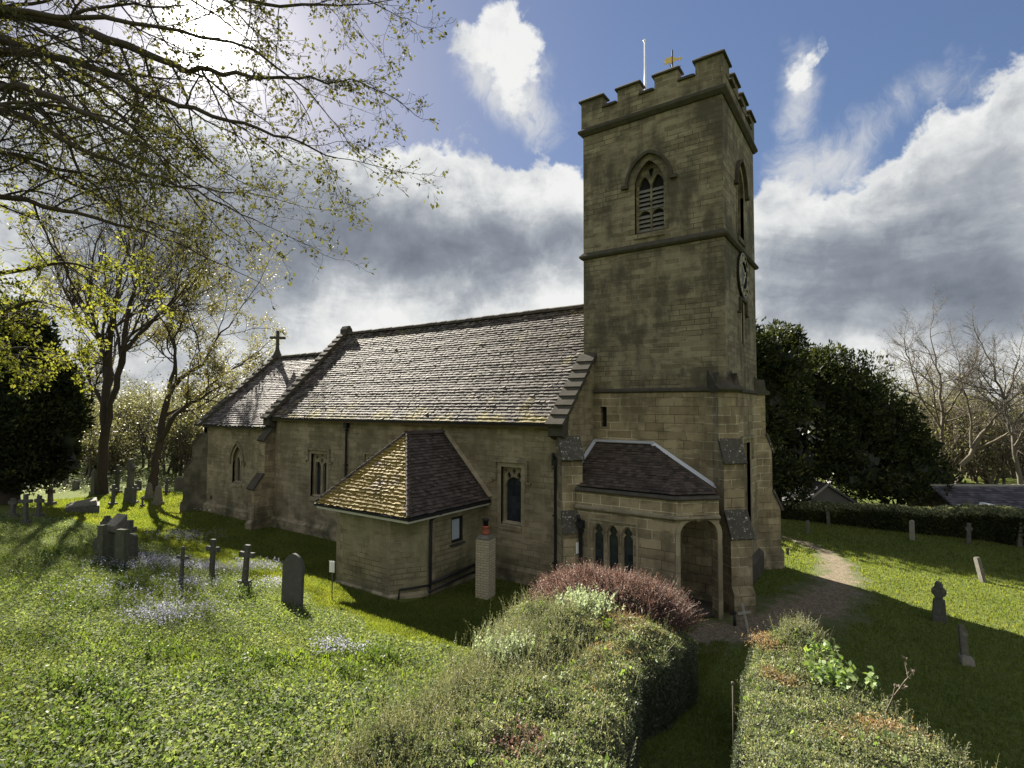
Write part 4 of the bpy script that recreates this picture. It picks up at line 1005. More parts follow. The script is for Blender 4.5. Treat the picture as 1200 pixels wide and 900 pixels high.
def slab(name, label, base, h, wd, t, top='round', rz=0, tilt=(0, 0), mat='grave_grey', group=None):
    if top == 'round': pts = [(-wd/2, -.25), (wd/2, -.25)]+[(wd/2*math.cos(a), h-wd*.32+wd*.32*math.sin(a)) for a in np.linspace(0, math.pi, 11)]
    elif top == 'gothic': pts = arch(wd/2, -.25, h-wd*.62, wd*.62, 8)
    elif top == 'shoulder': pts = [(-wd/2, -.25), (wd/2, -.25), (wd/2, h-wd*.35), (wd*.36, h-wd*.3)]+[(wd*.36*math.cos(a), h-wd*.28+wd*.28*math.sin(a)) for a in np.linspace(.1, math.pi-.1, 9)]+[(-wd*.36, h-wd*.3), (-wd/2, h-wd*.35)]
    else: pts = [(-wd/2, -.25), (wd/2, -.25), (wd/2*.97, h), (-wd/2*.97, h*.985)]
    mb = MB().prism(pts, (0, 0, 0), (1, 0, 0), Z, (0, 1, 0), -t/2, t/2)
    o = mb.build(name, mat, bevel=.014); o.location = tuple(base); o.rotation_euler = (tilt[0], tilt[1], rz)
    return tag(o, label, 'gravestone', group)
def celtic(name, label, base, h, wd, t, rz=0, mat='grave_dark', tilt=(0, 0), group=None):
    o = thing(name, label, 'grave marker', base, rz, group, tilt)
    fb = MB().hexa([(-wd*.5, -wd*.34, -.2), (wd*.5, -wd*.34, -.2), (wd*.5, wd*.34, -.2), (-wd*.5, wd*.34, -.2), (-wd*.38, -wd*.26, h*.34), (wd*.38, -wd*.26, h*.34), (wd*.38, wd*.26, h*.34), (-wd*.38, wd*.26, h*.34)])
    fb.build('plinth', mat, o, bevel=.015)
    za = h*.80; rr = wd*.40
    mb = MB().prism([(-wd*.24, h*.33), (wd*.24, h*.33), (wd*.13, za-rr*.4), (wd*.5, za-wd*.11), (wd*.5, za+wd*.11), (wd*.13, za+wd*.13), (wd*.15, h), (-wd*.15, h), (-wd*.13, za+wd*.13), (-wd*.5, za+wd*.11), (-wd*.5, za-wd*.11), (-wd*.13, za-rr*.4)], (0, 0, 0), (1, 0, 0), Z, (0, 1, 0), -t/2, t/2)
    mb.build('cross', mat, o, bevel=.012)
    c = lambda r: [(r*math.cos(a), za+r*math.sin(a)) for a in np.linspace(0, 2*math.pi, 24, endpoint=False)]
    MB().ring(c(rr), c(rr*.68), (0, 0, 0), (1, 0, 0), Z, (0, 1, 0), -t*.36, t*.36).build('ring', mat, o)
    return o
def g(px, py):
    p, t = ground_at(px, py); return p, t
FACE = R(12)           # most stones stand with their backs to the church, roughly along its axis
LEFT = 'gravestones on the grass left of the church'
FAR = 'gravestones under the trees'
RIGHT = 'gravestones on the right lawn'
p, t = g(342, 713); slab('gravestone', 'tall plain grey headstone with a pointed rounded top, standing nearest the vestry', p, 63*t/F_PX, 27.5*t/F_PX, .11, 'gothic', R(20), (R(-2), 0), 'grave_slate', LEFT)
p, t = g(212, 686); latin('grave_cross', 'slender stone cross without a base, leftmost of the three crosses in the bluebells', p, 45*t/F_PX, .36, .085, R(25), (0, R(2)), 'grave_dark', None, LEFT)
p, t = g(248, 677); latin('grave_cross', 'dark stone cross on a small base, middle one of three in the bluebells', p, 45*t/F_PX, .44, .12, R(25), (R(2), R(3)), 'grave_dark', [(.34, .12)], LEFT, flare=.02)
p, t = g(286, 690); latin('grave_cross', 'stone cross on a stepped base, rightmost of the three crosses in the bluebells', p, 51*t/F_PX, .46, .13, R(25), (0, R(4)), 'grave_dark', [(.46, .12), (.32, .12)], LEFT, flare=.015)
# crowded cluster
p, t = g(134, 661); p0 = p
sc = t/F_PX
o = thing('gravestone', 'thick stone pillar with a sloping desk-shaped top amid the clustered stones', 'gravestone', at(135, 657, t+.25), R(12), LEFT)
o.location.z = float(hgt(o.location.x, o.location.y))
MB().box((-9*sc, -.14, -.2), (9*sc, .14, 36*sc)).build('pillar', 'grave_green', o, bevel=.015)
MB().hexa([(-10*sc, -.20, 37*sc), (10*sc, -.20, 37*sc), (10*sc, .18, 37*sc), (-10*sc, .18, 37*sc), (-9.5*sc, -.18, 44*sc), (9.5*sc, -.18, 44*sc), (9.5*sc, .16, 56*sc), (-9.5*sc, .16, 56*sc)]).build('sloped_cap', 'grave_grey', o, bevel=.012)
def near(px, py, dt):
    q_ = at(px, py, t+dt); return np.array([q_[0], q_[1], float(hgt(q_[0], q_[1]))])
slab('gravestone', 'narrow grey slab at the left of the clustered stones', near(119, 657, -.1), 44*sc, 9*sc, .14, 'flat', R(22), (0, R(-1)), 'grave_green', LEFT)
slab('gravestone', 'flat topped greenish slab in front of the clustered stones', near(142, 663, -.5), 45*sc, 15*sc, .16, 'flat', R(18), (R(1), R(1)), 'grave_green', LEFT)
slab('gravestone', 'dark round shouldered stone at the right of the clustered stones', near(153, 652, .35), 36*sc, 15*sc, .14, 'round', R(40), (0, R(-2)), 'grave_dark', LEFT)
slab('gravestone', 'low dark rounded stone peeping out left of the clustered stones', near(115, 640, .9), 22*sc, 11*sc, .14, 'round', R(10), (0, 0), 'grave_dark', LEFT)
latin('grave_cross', 'dark cross rising behind the right of the clustered stones', near(151, 640, 1.3), 46*sc, 18*sc, 6.5*sc, R(20), (0, R(1)), 'grave_dark', [(.4, .15)], LEFT)
celtic('grave_cross', 'short wheel-headed cross half hidden behind the clustered stones', near(126, 640, 1.8), 46*sc, 19*sc, .14, R(20), 'grave_dark', (0, R(-3)), LEFT)
# ledger tomb
p, t = g(92, 599); sc = t/F_PX
o = thing('ledger_tomb', 'low dark ledger tomb with a lighter panelled lid', 'tomb', p, R(-18), LEFT)
MB().box((-17*sc, -.55, -.2), (17*sc, .9, 7*sc)).build('kerb', 'grave_dark', o, bevel=.02)
MB().hexa([(-15*sc, -.45, 7.2*sc), (15*sc, -.45, 7.2*sc), (15*sc, .8, 7.2*sc), (-15*sc, .8, 7.2*sc), (-14*sc, -.4, 9*sc), (13*sc, -.4, 9*sc), (13*sc, .75, 13*sc), (-14*sc, .75, 13*sc)]).build('lid', 'grave_grey', o, bevel=.015)
# crosses along the left edge
for px, py, h, arm, lab in ((15, 606, 22, 11, 'short dark cross nearest the left edge of the churchyard'), (30, 614, 35, 16, 'taller dark cross among three in a row far left'), (45, 606, 25, 11, 'small dark cross right of the taller one in a row far left'), (59, 592, 20, 10, 'grey cross standing alone between the left row and the ledger tomb')):
    p, t = g(px, py); sc = t/F_PX
    latin('grave_cross', lab, p, h*sc, arm*sc, 4.2*sc, R(28), (0, R(random.uniform(-3, 3))), 'grave_dark' if px < 50 else 'grave_grey', [(10*sc, 4*sc)], LEFT)
def rows(lst):
    for kind, px, py, h, wpx, lab, tl in lst:
        p, t = g(px, py); sc = t/F_PX
        if kind == 'celtic': celtic('grave_cross', lab, p, h*sc, wpx*sc, .3, R(25), 'grave_dark', (0, R(tl)), FAR)
        elif kind == 'cross': latin('grave_cross', lab, p, h*sc, wpx*sc, wpx*.36*sc, R(25), (0, R(tl)), 'grave_dark', [(wpx*.9*sc, 3*sc)], FAR)
        elif kind == 'tomb':
            o = thing('chest_tomb', lab, 'tomb', p, R(10), FAR)
            MB().box((-wpx*.4*sc, -.4, -.2), (wpx*.4*sc, .4, h*.8*sc)).build('chest', 'grave_dark', o, bevel=.02)
            MB().box((-wpx*.5*sc, -.5, h*.8*sc+.002), (wpx*.5*sc, .5, h*sc)).build('lid', 'grave_grey', o, bevel=.02)
        elif kind == 'obelisk':
            b = wpx*.5*sc; o = thing('obelisk', lab, 'gravestone', p, R(20), FAR, (0, R(tl)))
            MB().box((-b*1.3, -b*1.3, -.2), (b*1.3, b*1.3, 4*sc)).build('plinth', 'grave_grey', o)
            MB().add([(-b, -b, 4*sc+.002), (b, -b, 4*sc+.002), (b, b, 4*sc+.002), (-b, b, 4*sc+.002), (-b*.6, -b*.6, h*.88*sc), (b*.6, -b*.6, h*.88*sc), (b*.6, b*.6, h*.88*sc), (-b*.6, b*.6, h*.88*sc), (0, 0, h*sc)],
                     [(0, 3, 2, 1), (0, 1, 5, 4), (1, 2, 6, 5), (2, 3, 7, 6), (3, 0, 4, 7), (4, 5, 8), (5, 6, 8), (6, 7, 8), (7, 4, 8)]).build('shaft', 'grave_grey', o)
        else: slab('gravestone', lab, p, h*sc, wpx*sc, .14, kind, R(22), (R(tl), R(tl*.6)), 'grave_grey' if px % 2 else 'grave_dark', FAR)
rows([('celtic', 152, 588, 50, 12, 'very tall wheel-headed cross on a tapering plinth between the two big trunks', 0),
      ('cross', 137, 578, 33, 10, 'pale tall cross behind the tallest wheel-headed cross', 0),
      ('cross', 132, 592, 24, 9, 'dark cross on a stepped base in front of the left big trunk', 2),
      ('obelisk', 111, 579, 30, 6, 'grey leaning obelisk just left of the left big trunk', -5),
      ('cross', 157, 590, 22, 9, 'short dark cross touching the right side of the tallest wheel-headed cross', 3),
      ('obelisk', 174, 585, 20, 6, 'stubby pale obelisk at the foot of the right big trunk', 2),
      ('cross', 167, 594, 12, 5, 'tiny cross standing in open grass below the right big trunk', -3),
      ('obelisk', 185, 592, 24, 7, 'pale spire-like stone right of the right big trunk', 0),
      ('cross', 195, 578, 18, 7, 'small dark cross furthest right before the chancel', 0),
      ('tomb', 64, 569, 12, 9, 'raised chest tomb with a flat lid under the distant scrub', 0),
      ('round', 89, 573, 10, 9, 'squat round headstone beside the scrub left of the trunks', 4),
      ('round', 77, 571, 16, 5, 'thin upright stone just right of the distant chest tomb', -3),
      ('tomb', 34, 575, 10, 11, 'dark low chest tomb in the shade of the dark evergreen', 0),
      ('flat', 211, 573, 14, 14, 'wide grey slab close beside the chancel corner', 0),
      ('round', 162, 573, 10, 8, 'small rounded stone behind the tallest wheel-headed cross', 0)])
# right lawn
p, t = g(1101, 728); sc = t/F_PX
o = thing('grave_cross', 'thick weathered cross stump with rounded broken arms on a tapering block', 'grave marker', p, R(-8), RIGHT)
b = 7.5*sc
MB().hexa([(-b, -b*.8, -.2), (b, -b*.8, -.2), (b, b*.8, -.2), (-b, b*.8, -.2), (-b*.72, -b*.6, 26*sc), (b*.72, -b*.6, 26*sc), (b*.72, b*.6, 26*sc), (-b*.72, b*.6, 26*sc)]).build('plinth', 'grave_dark', o, bevel=.03)
MB().prism([(-b*.5, 25.5*sc), (b*.5, 25.5*sc), (b*.42, 29*sc), (b*.92, 31*sc), (b*1.0, 35*sc), (b*.8, 38*sc), (b*.5, 38.5*sc), (b*.62, 42*sc), (b*.3, 45*sc), (-b*.2, 46.5*sc), (-b*.45, 43*sc), (-b*.5, 39*sc), (-b*.85, 37*sc), (-b*.95, 32.5*sc), (-b*.5, 29.5*sc)], (0, 0, 0), (1, 0, 0), Z, (0, 1, 0), -b*.5, b*.5).build('cross', 'grave_dark', o, bevel=.02)
p, t = g(1133, 779); sc = t/F_PX
o = thing('gravestone', 'thin eroded stone shaft rising from a crumbling pale base', 'gravestone', p, R(15), RIGHT, (0, R(-4)))
MB().prism([(-6*sc, -.1), (7*sc, -.1), (6.5*sc, 8*sc), (4*sc, 11*sc), (1*sc, 10*sc), (-3*sc, 13*sc), (-6*sc, 10*sc)], (0, 0, 0), (1, 0, 0), Z, (0, 1, 0), -.10, .10).build('plinth', 'grave_pale', o, bevel=.015)
MB().prism([(-5*sc, 8*sc), (2.5*sc, 8*sc), (3*sc, 24*sc), (4*sc, 38*sc), (2*sc, 44*sc), (-1.5*sc, 46.5*sc), (-4*sc, 45*sc), (-4.5*sc, 30*sc)], (0, 0, 0), (1, 0, 0), Z, (0, 1, 0), -.05, .05).build('shaft', 'grave_grey', o, bevel=.012)
p, t = g(1152, 682); sc = t/F_PX; slab('gravestone', 'narrow pale slab leaning sharply left in the middle of the right lawn', p, 28*sc, 6.5*sc, .12, 'round', R(-55), (0, R(-16)), 'grave_grey', RIGHT)
p, t = g(1135, 637); sc = t/F_PX; latin('grave_cross', 'slim dark cross close before the far hedge', p, 24*sc, 7*sc, 4*sc, R(10), (0, R(2)), 'grave_dark', None, RIGHT)
p, t = g(1195, 641); sc = t/F_PX; slab('gravestone', 'tall narrow stone before the far hedge, nearest the right edge', p, 30*sc, 5.5*sc, .2, 'round', R(10), (0, R(6)), 'grave_grey', RIGHT)
p, t = g(1069, 633); sc = t/F_PX; slab('gravestone', 'narrow stone with one sunlit edge at the right end of the dark yew', p, 23*sc, 4.5*sc, .22, 'round', R(-10), (0, 0), 'grave_pale', RIGHT)
p, t = g(947, 625); sc = t/F_PX; slab('gravestone', 'small thin grey stone standing under the dark yew', p, 15*sc, 3.5*sc, .12, 'flat', R(0), (0, 0), 'grave_grey', RIGHT)
p, t = g(971, 615); sc = t/F_PX; slab('gravestone', 'slim dark stone against the shaded hedge below the yew', p, 16*sc, 3.5*sc, .12, 'round', R(0), (0, R(-2)), 'grave_dark', RIGHT)
p, t = g(923, 650); sc = t/F_PX; slab('gravestone', 'tiny dark marker in the sunlit grass beside the tower', p, 8*sc, 3*sc, .08, 'round', R(0), (0, 0), 'grave_dark', RIGHT)

# wooden cross and iron post at the tower foot
p, t = g(876, 722); sc = t/F_PX; p = at(877, 729, t-1.15); p[2] = float(hgt(p[0], p[1]))
o = thing('wooden_cross', 'pale weathered wooden cross propped against the tower buttress', 'cross', p, R(30), None, (R(-6), R(-10)))
MB().box((-.035, -.02, 0), (.035, .02, 31*sc)).build('upright', 'grave_pale', o, bevel=.006)
MB().box((-7*sc, -.045, 20*sc), (7*sc, -.0205, 23*sc)).build('crossbar', 'grave_pale', o, bevel=.006)
p, t = g(861, 722); sc = t/F_PX; p = at(861, 726, t-.7); p[2] = float(hgt(p[0], p[1]))
mb = MB(); mb.tube([(0, 0, -.1), (0, 0, 14*sc)], .04, 8); mb.lathe([(0, 14*sc), (.05, 14*sc), (.055, 15*sc), (.03, 16.5*sc), (0, 17*sc)], (0, 0, 0), 8)
o = mb.build('iron_post', 'iron'); o.location = tuple(p); tag(o, 'short black iron post beside the propped wooden cross', 'post')
# brick flue pier beside the vestry
p = np.array([-1.98, -1.72, 0.0])
o = thing('brick_flue', 'square cream brick flue pier with a red clay pot, standing between vestry and nave', 'chimney', p, R(8))
MB().box((-.225, -.225, -.2), (.225, .225, 1.80)).build('brick_stack', 'pale_brick', o)
cm = MB(); cm.hexa([(-.235, -.235, 1.802), (.235, -.235, 1.802), (.235, .235, 1.802), (-.235, .235, 1.802), (-.14, -.14, 1.93), (.14, -.14, 1.93), (.14, .14, 1.93), (-.14, .14, 1.93)]); cm.build('mortar_cap', 'grave_grey', o)
MB().lathe([(.14, 1.932), (.135, 2.0), (.105, 2.14), (.125, 2.15), (.125, 2.19), (.09, 2.19)], (0, 0, 0), 16).build('chimney_pot', 'terracotta', o)
MB().lathe([(.08, 2.192), (.085, 2.34), (.10, 2.35), (.10, 2.40), (.02, 2.41)], (0, 0, 0), 12).build('cowl', 'iron', o)
# little white notice on a stake by the vestry corner
p, t = g(389, 703); sc = t/F_PX
o = thing('stake_sign', 'small white folded notice on a thin stake at the vestry corner', 'sign', p, R(20))
MB().tube([(0, 0, -.1), (0, 0, 44*sc)], .014, 6).build('stake', 'bark_grey', o)
MB().hexa([(-.085, -.03, 32*sc), (0, -.018, 32*sc), (0, -.012, 32*sc), (-.085, -.022, 32*sc), (-.085, -.03, 45*sc), (0, -.018, 45*sc), (0, -.012, 45*sc), (-.085, -.022, 45*sc)]).build('left_leaf', 'white_paint', o)
MB().hexa([(.004, -.018, 32*sc), (.085, -.04, 32*sc), (.085, -.032, 32*sc), (.004, -.012, 32*sc), (.004, -.018, 45*sc), (.085, -.04, 45*sc), (.085, -.032, 45*sc), (.004, -.012, 45*sc)]).build('right_leaf', 'white_paint', o)
# notice on the nave buttress
nf = V3((0, 0, 0))+DG*.60
o = MB().hexa([tuple(nf+DL*a+DG*c+V3((0, 0, z))) for z in (1.42, 1.76) for a, c in ((.06, 0), (.26, 0), (.26, .012), (.06, .012))]).build('notice', 'white_paint')
tag(o, 'small white paper notice fixed to the buttress beside the porch', 'notice')
# thin stake before the right hedge
p = at(860, 880, 7.6); p[2] = float(hgt(p[0], p[1]))
mb = MB(); mb.tube([(0, 0, -.1), (0, 0, 1.18)], .013, 6); mb.lathe([(0, 1.18), (.022, 1.18), (.024, 1.215), (0, 1.225)], (0, 0, 0), 8)
o = mb.build('stake', 'bark_grey'); o.location = tuple(p); tag(o, 'thin upright metal stake beside the path at the right hedge', 'stake')

# ------------------------------------------------------------------ buildings beyond the right hedge
pL, pR = at(1098, 571, 33.0), at(1330, 574, 33.0)
pL[2] = pR[2] = 1.2
a_ = unit(np.array([pR[0]-pL[0], pR[1]-pL[1], 0])); n_ = np.array([a_[1], -a_[0], 0])
o = thing('outbuilding', 'long low outbuilding with a dark slate roof beyond the far hedge', 'building', (pL[0], pL[1], -1))
o_loc = V3(o.location)
Ln = np.linalg.norm(pR-pL)
def loc(p): return V3(p)-o_loc
wmb = MB(); wmb.prism([(-2.2, -.5), (2.2, -.5), (2.2, .95), (0, 2.15), (-2.2, .95)], (0, 0, 0), n_, Z, a_, -.3, Ln); wmb.build('wall', 'stone_nave', o)
rmb = MB(); ln_ = math.hypot(2.45, 1.34)
tile_rows(rmb, n_*2.45+V3((0, 0, .86))-a_*.5, a_, unit(-n_*2.45+V3((0, 0, 1.34))), lambda v: 0, lambda v: Ln+.7, ln_, gauge=.22, tw=.34, thick=.02, seed=41)
rmb.add([tuple(-a_*.5+n_*2.4+V3((0, 0, .84))), tuple(a_*Ln+n_*2.4+V3((0, 0, .84))), tuple(a_*Ln+V3((0, 0, 2.18))), tuple(-a_*.5+V3((0, 0, 2.18)))], [(0, 1, 2, 3)])
rmb.add([tuple(-a_*.5-n_*2.4+V3((0, 0, .84))), tuple(a_*Ln-n_*2.4+V3((0, 0, .84))), tuple(a_*Ln+V3((0, 0, 2.19))), tuple(-a_*.5+V3((0, 0, 2.19)))], [(3, 2, 1, 0)])
rmb.build('roof', 'slate', o, fix=False)
MB().prism([(-.16, 2.12), (.16, 2.12), (.08, 2.27), (-.08, 2.27)], (0, 0, 0), n_, Z, a_, -.5, Ln).build('ridge', 'grave_pale', o)
# gabled barn half hidden under the yew
c0 = at(968, 600, 30.6); c0[2] = -.9
o = thing('barn', 'shadowy gabled barn under the yew with its sunlit sloping roof edge coloured pale', 'building', c0)
ga = unit(np.array([RT[0], RT[1], 0])); gn = np.array([ga[1], -ga[0], 0])
MB().prism([(-1.65, -.6), (2.6, -.6), (2.6, .75), (.05, 2.38), (-1.65, 1.02)], (0, 0, 0), ga, Z, gn, -5, 0).build('wall', plain('dark_render', (.075, .072, .064), .9, .3, 2), o)
for nm_, pl2 in (('roof', [(-2.0, .76), (.05, 2.40), (.05, 2.52), (-2.05, .88)]), ('roof', [(.052, 2.40), (2.9, .60), (2.95, .72), (.052, 2.52)])):
    MB().prism(pl2, (0, 0, 0), ga, Z, gn, -5.2, .12).build(nm_, 'slate', o)
MB().prism([(-2.0, .74), (.05, 2.39), (.05, 2.52), (-2.06, .87)], (0, 0, 0), ga, Z, gn, .122, .16).build('lit_rake_edge', 'grave_pale', o)  # pale strip: sunlight on the left rake put into the colour
# white cold frame on the far side of the hedge
c1 = at(1146, 592, 27.5)
o = thing('cold_frame', 'white sheet-covered frame showing above the far hedge', 'frame', (c1[0], c1[1], float(hgt(c1[0], c1[1]))))
zz = c1[2]-o.location.z; a2_ = ga
for u_ in (-.8, .8):
    for c_ in (-.2, .2):
        q_ = a2_*u_+gn*c_; MB().box((q_[0]-.03, q_[1]-.03, -.1), (q_[0]+.03, q_[1]+.03, zz-.105)).build('leg', 'wood', o)
sh = MB()
def sq(u, c, z): return tuple(a2_*u+gn*c+V3((0, 0, z)))
sh.hexa([sq(-.85, -.3, zz-.10), sq(.9, -.3, zz-.10), sq(.9, .35, zz-.10), sq(-.85, .35, zz-.10), sq(-.85, -.28, zz-.02), sq(.25, -.28, zz-.04), sq(.25, .3, zz-.04), sq(-.85, .3, zz-.02)])
sh.hexa([sq(.26, -.3, zz-.10), sq(.95, -.3, zz-.10), sq(.95, .35, zz-.10), sq(.26, .35, zz-.10), sq(.28, -.2, zz+.12), sq(.55, -.2, zz+.10), sq(.6, .25, zz+.08), sq(.28, .25, zz+.10)])
sh.build('sheet', 'white_paint', o)

# ------------------------------------------------------------------ trees
class Tree:
    def __init__(s, seed): s.r = np.random.default_rng(seed); s.segs = []; s.tips = []
    def limb(s, p, d, L, r0, r1, n, wander, trop, tropw):
        """one wandering limb; returns its points, directions, radii"""
        pts = [np.array(p, float)]; d = unit(np.array(d, float)); st = L/n
        for i in range(n):
            d = unit(d+s.r.normal(size=3)*wander+np.array(trop)*tropw)
            pts.append(pts[-1]+d*st)
        pts = np.array(pts); rad = np.linspace(r0, r1, n+1); s.segs.append((pts, rad)); return pts, rad
    def grow(s, p, d, L, r0, lvl, cfg):
        c = cfg[lvl]; n = c.get('n', 6)
        last = lvl == len(cfg)-1
        pts, rad = s.limb(p, d, L, r0, max(r0*c.get('taper', .45), .0035 if last else r0*.25), n, c['wander'], c.get('trop', (0, 0, 1)), c.get('tw', .05))
        s.children(pts, rad, L, lvl, cfg)
    def children(s, pts, rad, L, lvl, cfg):
        if lvl == len(cfg)-1:
            s.tips.append((pts[-1], unit(pts[-1]-pts[-2])));
            if len(pts) > 3: s.tips.append((pts[len(pts)//2], unit(pts[-1]-pts[0])))
            return
        c = cfg[lvl+1]; k = c['k']; k = int(k) if k >= 1 and float(k).is_integer() else int(k)+(s.r.random() < k % 1)
        n = len(pts)-1
        for j in range(k):
            f = c.get('from', .25)+(1-c.get('from', .25))*((j+s.r.random())/k); f = min(f, .999)
            i = min(int(f*n), n-1); q = f*n-i; P = pts[i]*(1-q)+pts[i+1]*q; d = unit(pts[i+1]-pts[i]); r = rad[i]*(1-q)+rad[i+1]*q
            a = unit(np.cross(d, s.r.normal(size=3))); ang = R(c['ang']+s.r.normal()*c.get('angv', 10))
            nd = d*math.cos(ang)+a*math.sin(ang)
            if 'flat' in c: nd[2] *= c['flat']
            ll = L*c['len']*(1.15-.55*f)*s.r.uniform(.7, 1.25)
            s.grow(P, nd, ll, min(r*c.get('rr', .6), c.get('rmax', 9)), lvl+1, cfg)
        if c.get('cont', True):       # the limb itself carries on
            s.grow(pts[-1], pts[-1]-pts[-2], L*c['len']*.8, rad[-1], lvl+1, cfg)
    def mesh(s, name, mat, parent, sides=(8, 5, 4, 3), thr=(.12, .04, .012)):
        Vs, Fs, o = [], [], 0
        for pts, rad in s.segs:
            k = len(pts); r = rad.max(); n = sides[0] if r > thr[0] else sides[1] if r > thr[1] else sides[2] if r > thr[2] else sides[3]
            d = np.gradient(pts, axis=0); d = unit(d); ref = np.array([.3, .2, .93]); a = unit(np.cross(d, ref)+1e-6); b = np.cross(d, a)
            th = np.arange(n)*2*math.pi/n
            v = pts[:, None]+rad[:, None, None]*(np.cos(th)[None, :, None]*a[:, None]+np.sin(th)[None, :, None]*b[:, None])
            i = np.arange(k-1)[:, None]; j = np.arange(n)[None]
            f = np.stack([i*n+j, i*n+(j+1) % n, (i+1)*n+(j+1) % n, (i+1)*n+j], -1).reshape(-1, 4)
            Vs.append(v.reshape(-1, 3)); Fs.append(f+o); o += k*n
        return raw_mesh(name, np.concatenate(Vs), np.concatenate(Fs), mat, parent, smooth=True)
    def foliage(s, name, mat, parent, per, size, spread, droop=0.0, keep=1.0):
        T = np.array([t[0] for t in s.tips]); A = np.array([t[1] for t in s.tips])
        m = s.r.random(len(T)) < keep; T, A = T[m], A[m]
        P = np.repeat(T, per, 0)+s.r.normal(size=(len(T)*per, 3))*spread; A = np.repeat(A, per, 0)
        A = A+np.array([0, 0, -droop]); n = len(P)
        sz = size*s.r.uniform(.6, 1.25, n)
        return leaf_obj(name, mat, leaves_arrays(P, sz, sz*.62, up=(0, 0, .8), spread=.8, axis=A, axspread=.8), parent=parent)
def base_ring(T, p, r):      # root flare
    T.segs.append((np.array([[p[0], p[1], p[2]-.4], [p[0], p[1], p[2]+.15], [p[0], p[1], p[2]+.9]]), np.array([r*1.7, r*1.32, r*1.0])))

# big bare tree between the graves, forking twice, opening buds
def churchyard_tree(name, label, px, py, seed, trunk, cfg, leafmat_, size, per, keep, mat='bark', extra=()):
    p, t = ground_at(px, py); p = at(px, py, t); p[2] = float(hgt(p[0], p[1]))
    T = Tree(seed); sc = t/F_PX
    loc = np.array(p)
    o = thing(name, label, 'tree', p)
    sv = [((a-px)*sc, (py-b)*sc, dd, r*sc*.76) for a, b, dd, r in trunk]
    ht = unit(np.array([RT[0], RT[1], 0])); fw = np.array([FW[0], FW[1], 0])
    pts = np.array([ht*u+np.array([0, 0, z])+fw*dd for u, z, dd, r in sv]); rad = np.array([r for *_, r in sv])
    f = np.linspace(0, len(pts)-1, len(pts)*3-2); P = np.stack([np.interp(f, range(len(pts)), pts[:, k]) for k in range(3)], -1); Rr = np.interp(f, range(len(pts)), rad)
    P[1:-1] += T.r.normal(size=P[1:-1].shape)*.05
    T.segs.append((P, Rr)); T.segs.append((np.array([[0, 0, -.4], [0, 0, .2], [0, 0, 1.0]]), np.array([rad[0]*1.4, rad[0]*1.12, rad[0]*.98])))
    T.children(P, Rr, np.linalg.norm(P[-1]-P[0]), 0, cfg)
    for lim in extra:
        sv = np.array([ht*(a-px)*sc+np.array([0, 0, (py-b)*sc])+fw*dd for a, b, dd, r in lim]); rr = np.array([l[3]*sc*.8 for l in lim])
        f = np.linspace(0, len(sv)-1, len(sv)*3-2); Q = np.stack([np.interp(f, range(len(sv)), sv[:, k]) for k in range(3)], -1); Rq = np.interp(f, range(len(sv)), rr)
        Q[1:-1] += T.r.normal(size=Q[1:-1].shape)*.06
        T.segs.append((Q, Rq)); T.children(Q, Rq, np.linalg.norm(Q[-1]-Q[0])*1.15, 0, cfg)
    T.mesh('trunk', mat, o); 
    if leafmat_: T.foliage('crown', leafmat_, o, per, size, .12, keep=keep)
    return o
cfgA = [None, dict(k=9, len=.46, ang=44, wander=.13, tw=.06, n=7, rr=.55, **{'from': .3}), dict(k=7, len=.52, ang=40, wander=.15, tw=.07, n=6, rr=.6, **{'from': .2}),
        dict(k=6, len=.54, ang=38, wander=.16, tw=.07, n=5, rr=.6, rmax=.03, **{'from': .15}), dict(k=4, len=.55, ang=38, wander=.18, tw=.04, n=4, rr=.6, rmax=.013, **{'from': .15})]
churchyard_tree('bare_tree', 'tall forked tree with a thick dark trunk, left of the chancel', 120, 579, 3,
    [(121, 579, 0, 7.0), (120, 520, 0, 6.6), (119, 470, 0, 5.8), (118, 420, .2, 4.6), (119, 370, .4, 3.6), (126, 310, .6, 2.2), (134, 262, .6, 1.2)],
    cfgA, 'leaf_bud', .13, 1, .35, extra=([(120, 515, 0, 4.2), (134, 472, -.5, 4.0), (150, 425, -1, 4.0), (155, 380, -1.2, 3.0), (170, 320, -1.4, 1.8), (180, 280, -1.6, 1.0)],
        [(152, 412, -1, 3.2), (172, 385, -.6, 2.6), (195, 350, 0, 1.8), (215, 305, .5, 1.0)], [(119, 480, 0, 3.6), (100, 455, .5, 2.8), (86, 450, 1, 2.2), (78, 430, 1.5, 1.3)], [(118, 400, 0, 3.0), (95, 375, -.8, 2.2), (80, 330, -1.5, 1.3)]))
cfgB = [None, dict(k=6, len=.46, ang=48, wander=.17, tw=.05, n=7, rr=.55, **{'from': .25}), dict(k=6, len=.50, ang=45, wander=.17, tw=.04, n=6, rr=.6, **{'from': .2}),
        dict(k=5, len=.52, ang=42, wander=.17, tw=.03, n=5, rr=.6, rmax=.028, **{'from': .15}), dict(k=3, len=.55, ang=38, wander=.18, tw=.03, n=4, rr=.6, rmax=.012, **{'from': .15})]
churchyard_tree('bare_tree', 'tree with a crooked trunk leaning right towards the chancel roof, budding yellow green', 180, 576, 5,
    [(178, 576, 0, 5.8), (181, 540, 0, 5.4), (187, 500, 0, 5.2), (193, 462, 0, 4.2), (206, 442, .3, 3.4), (228, 425, .6, 2.4), (240, 395, .8, 1.5), (258, 372, 1.0, .9)],
    cfgB, 'leaf_bud', .15, 3, .8, extra=([(183, 520, 0, 4.0), (205, 492, -.6, 3.4), (228, 472, -1.0, 2.6), (250, 462, -1.2, 1.6), (272, 452, -1.5, .9)], [(194, 455, 0, 3.0), (196, 425, .5, 2.4), (190, 395, .8, 1.6), (200, 355, 1.0, .9)]))
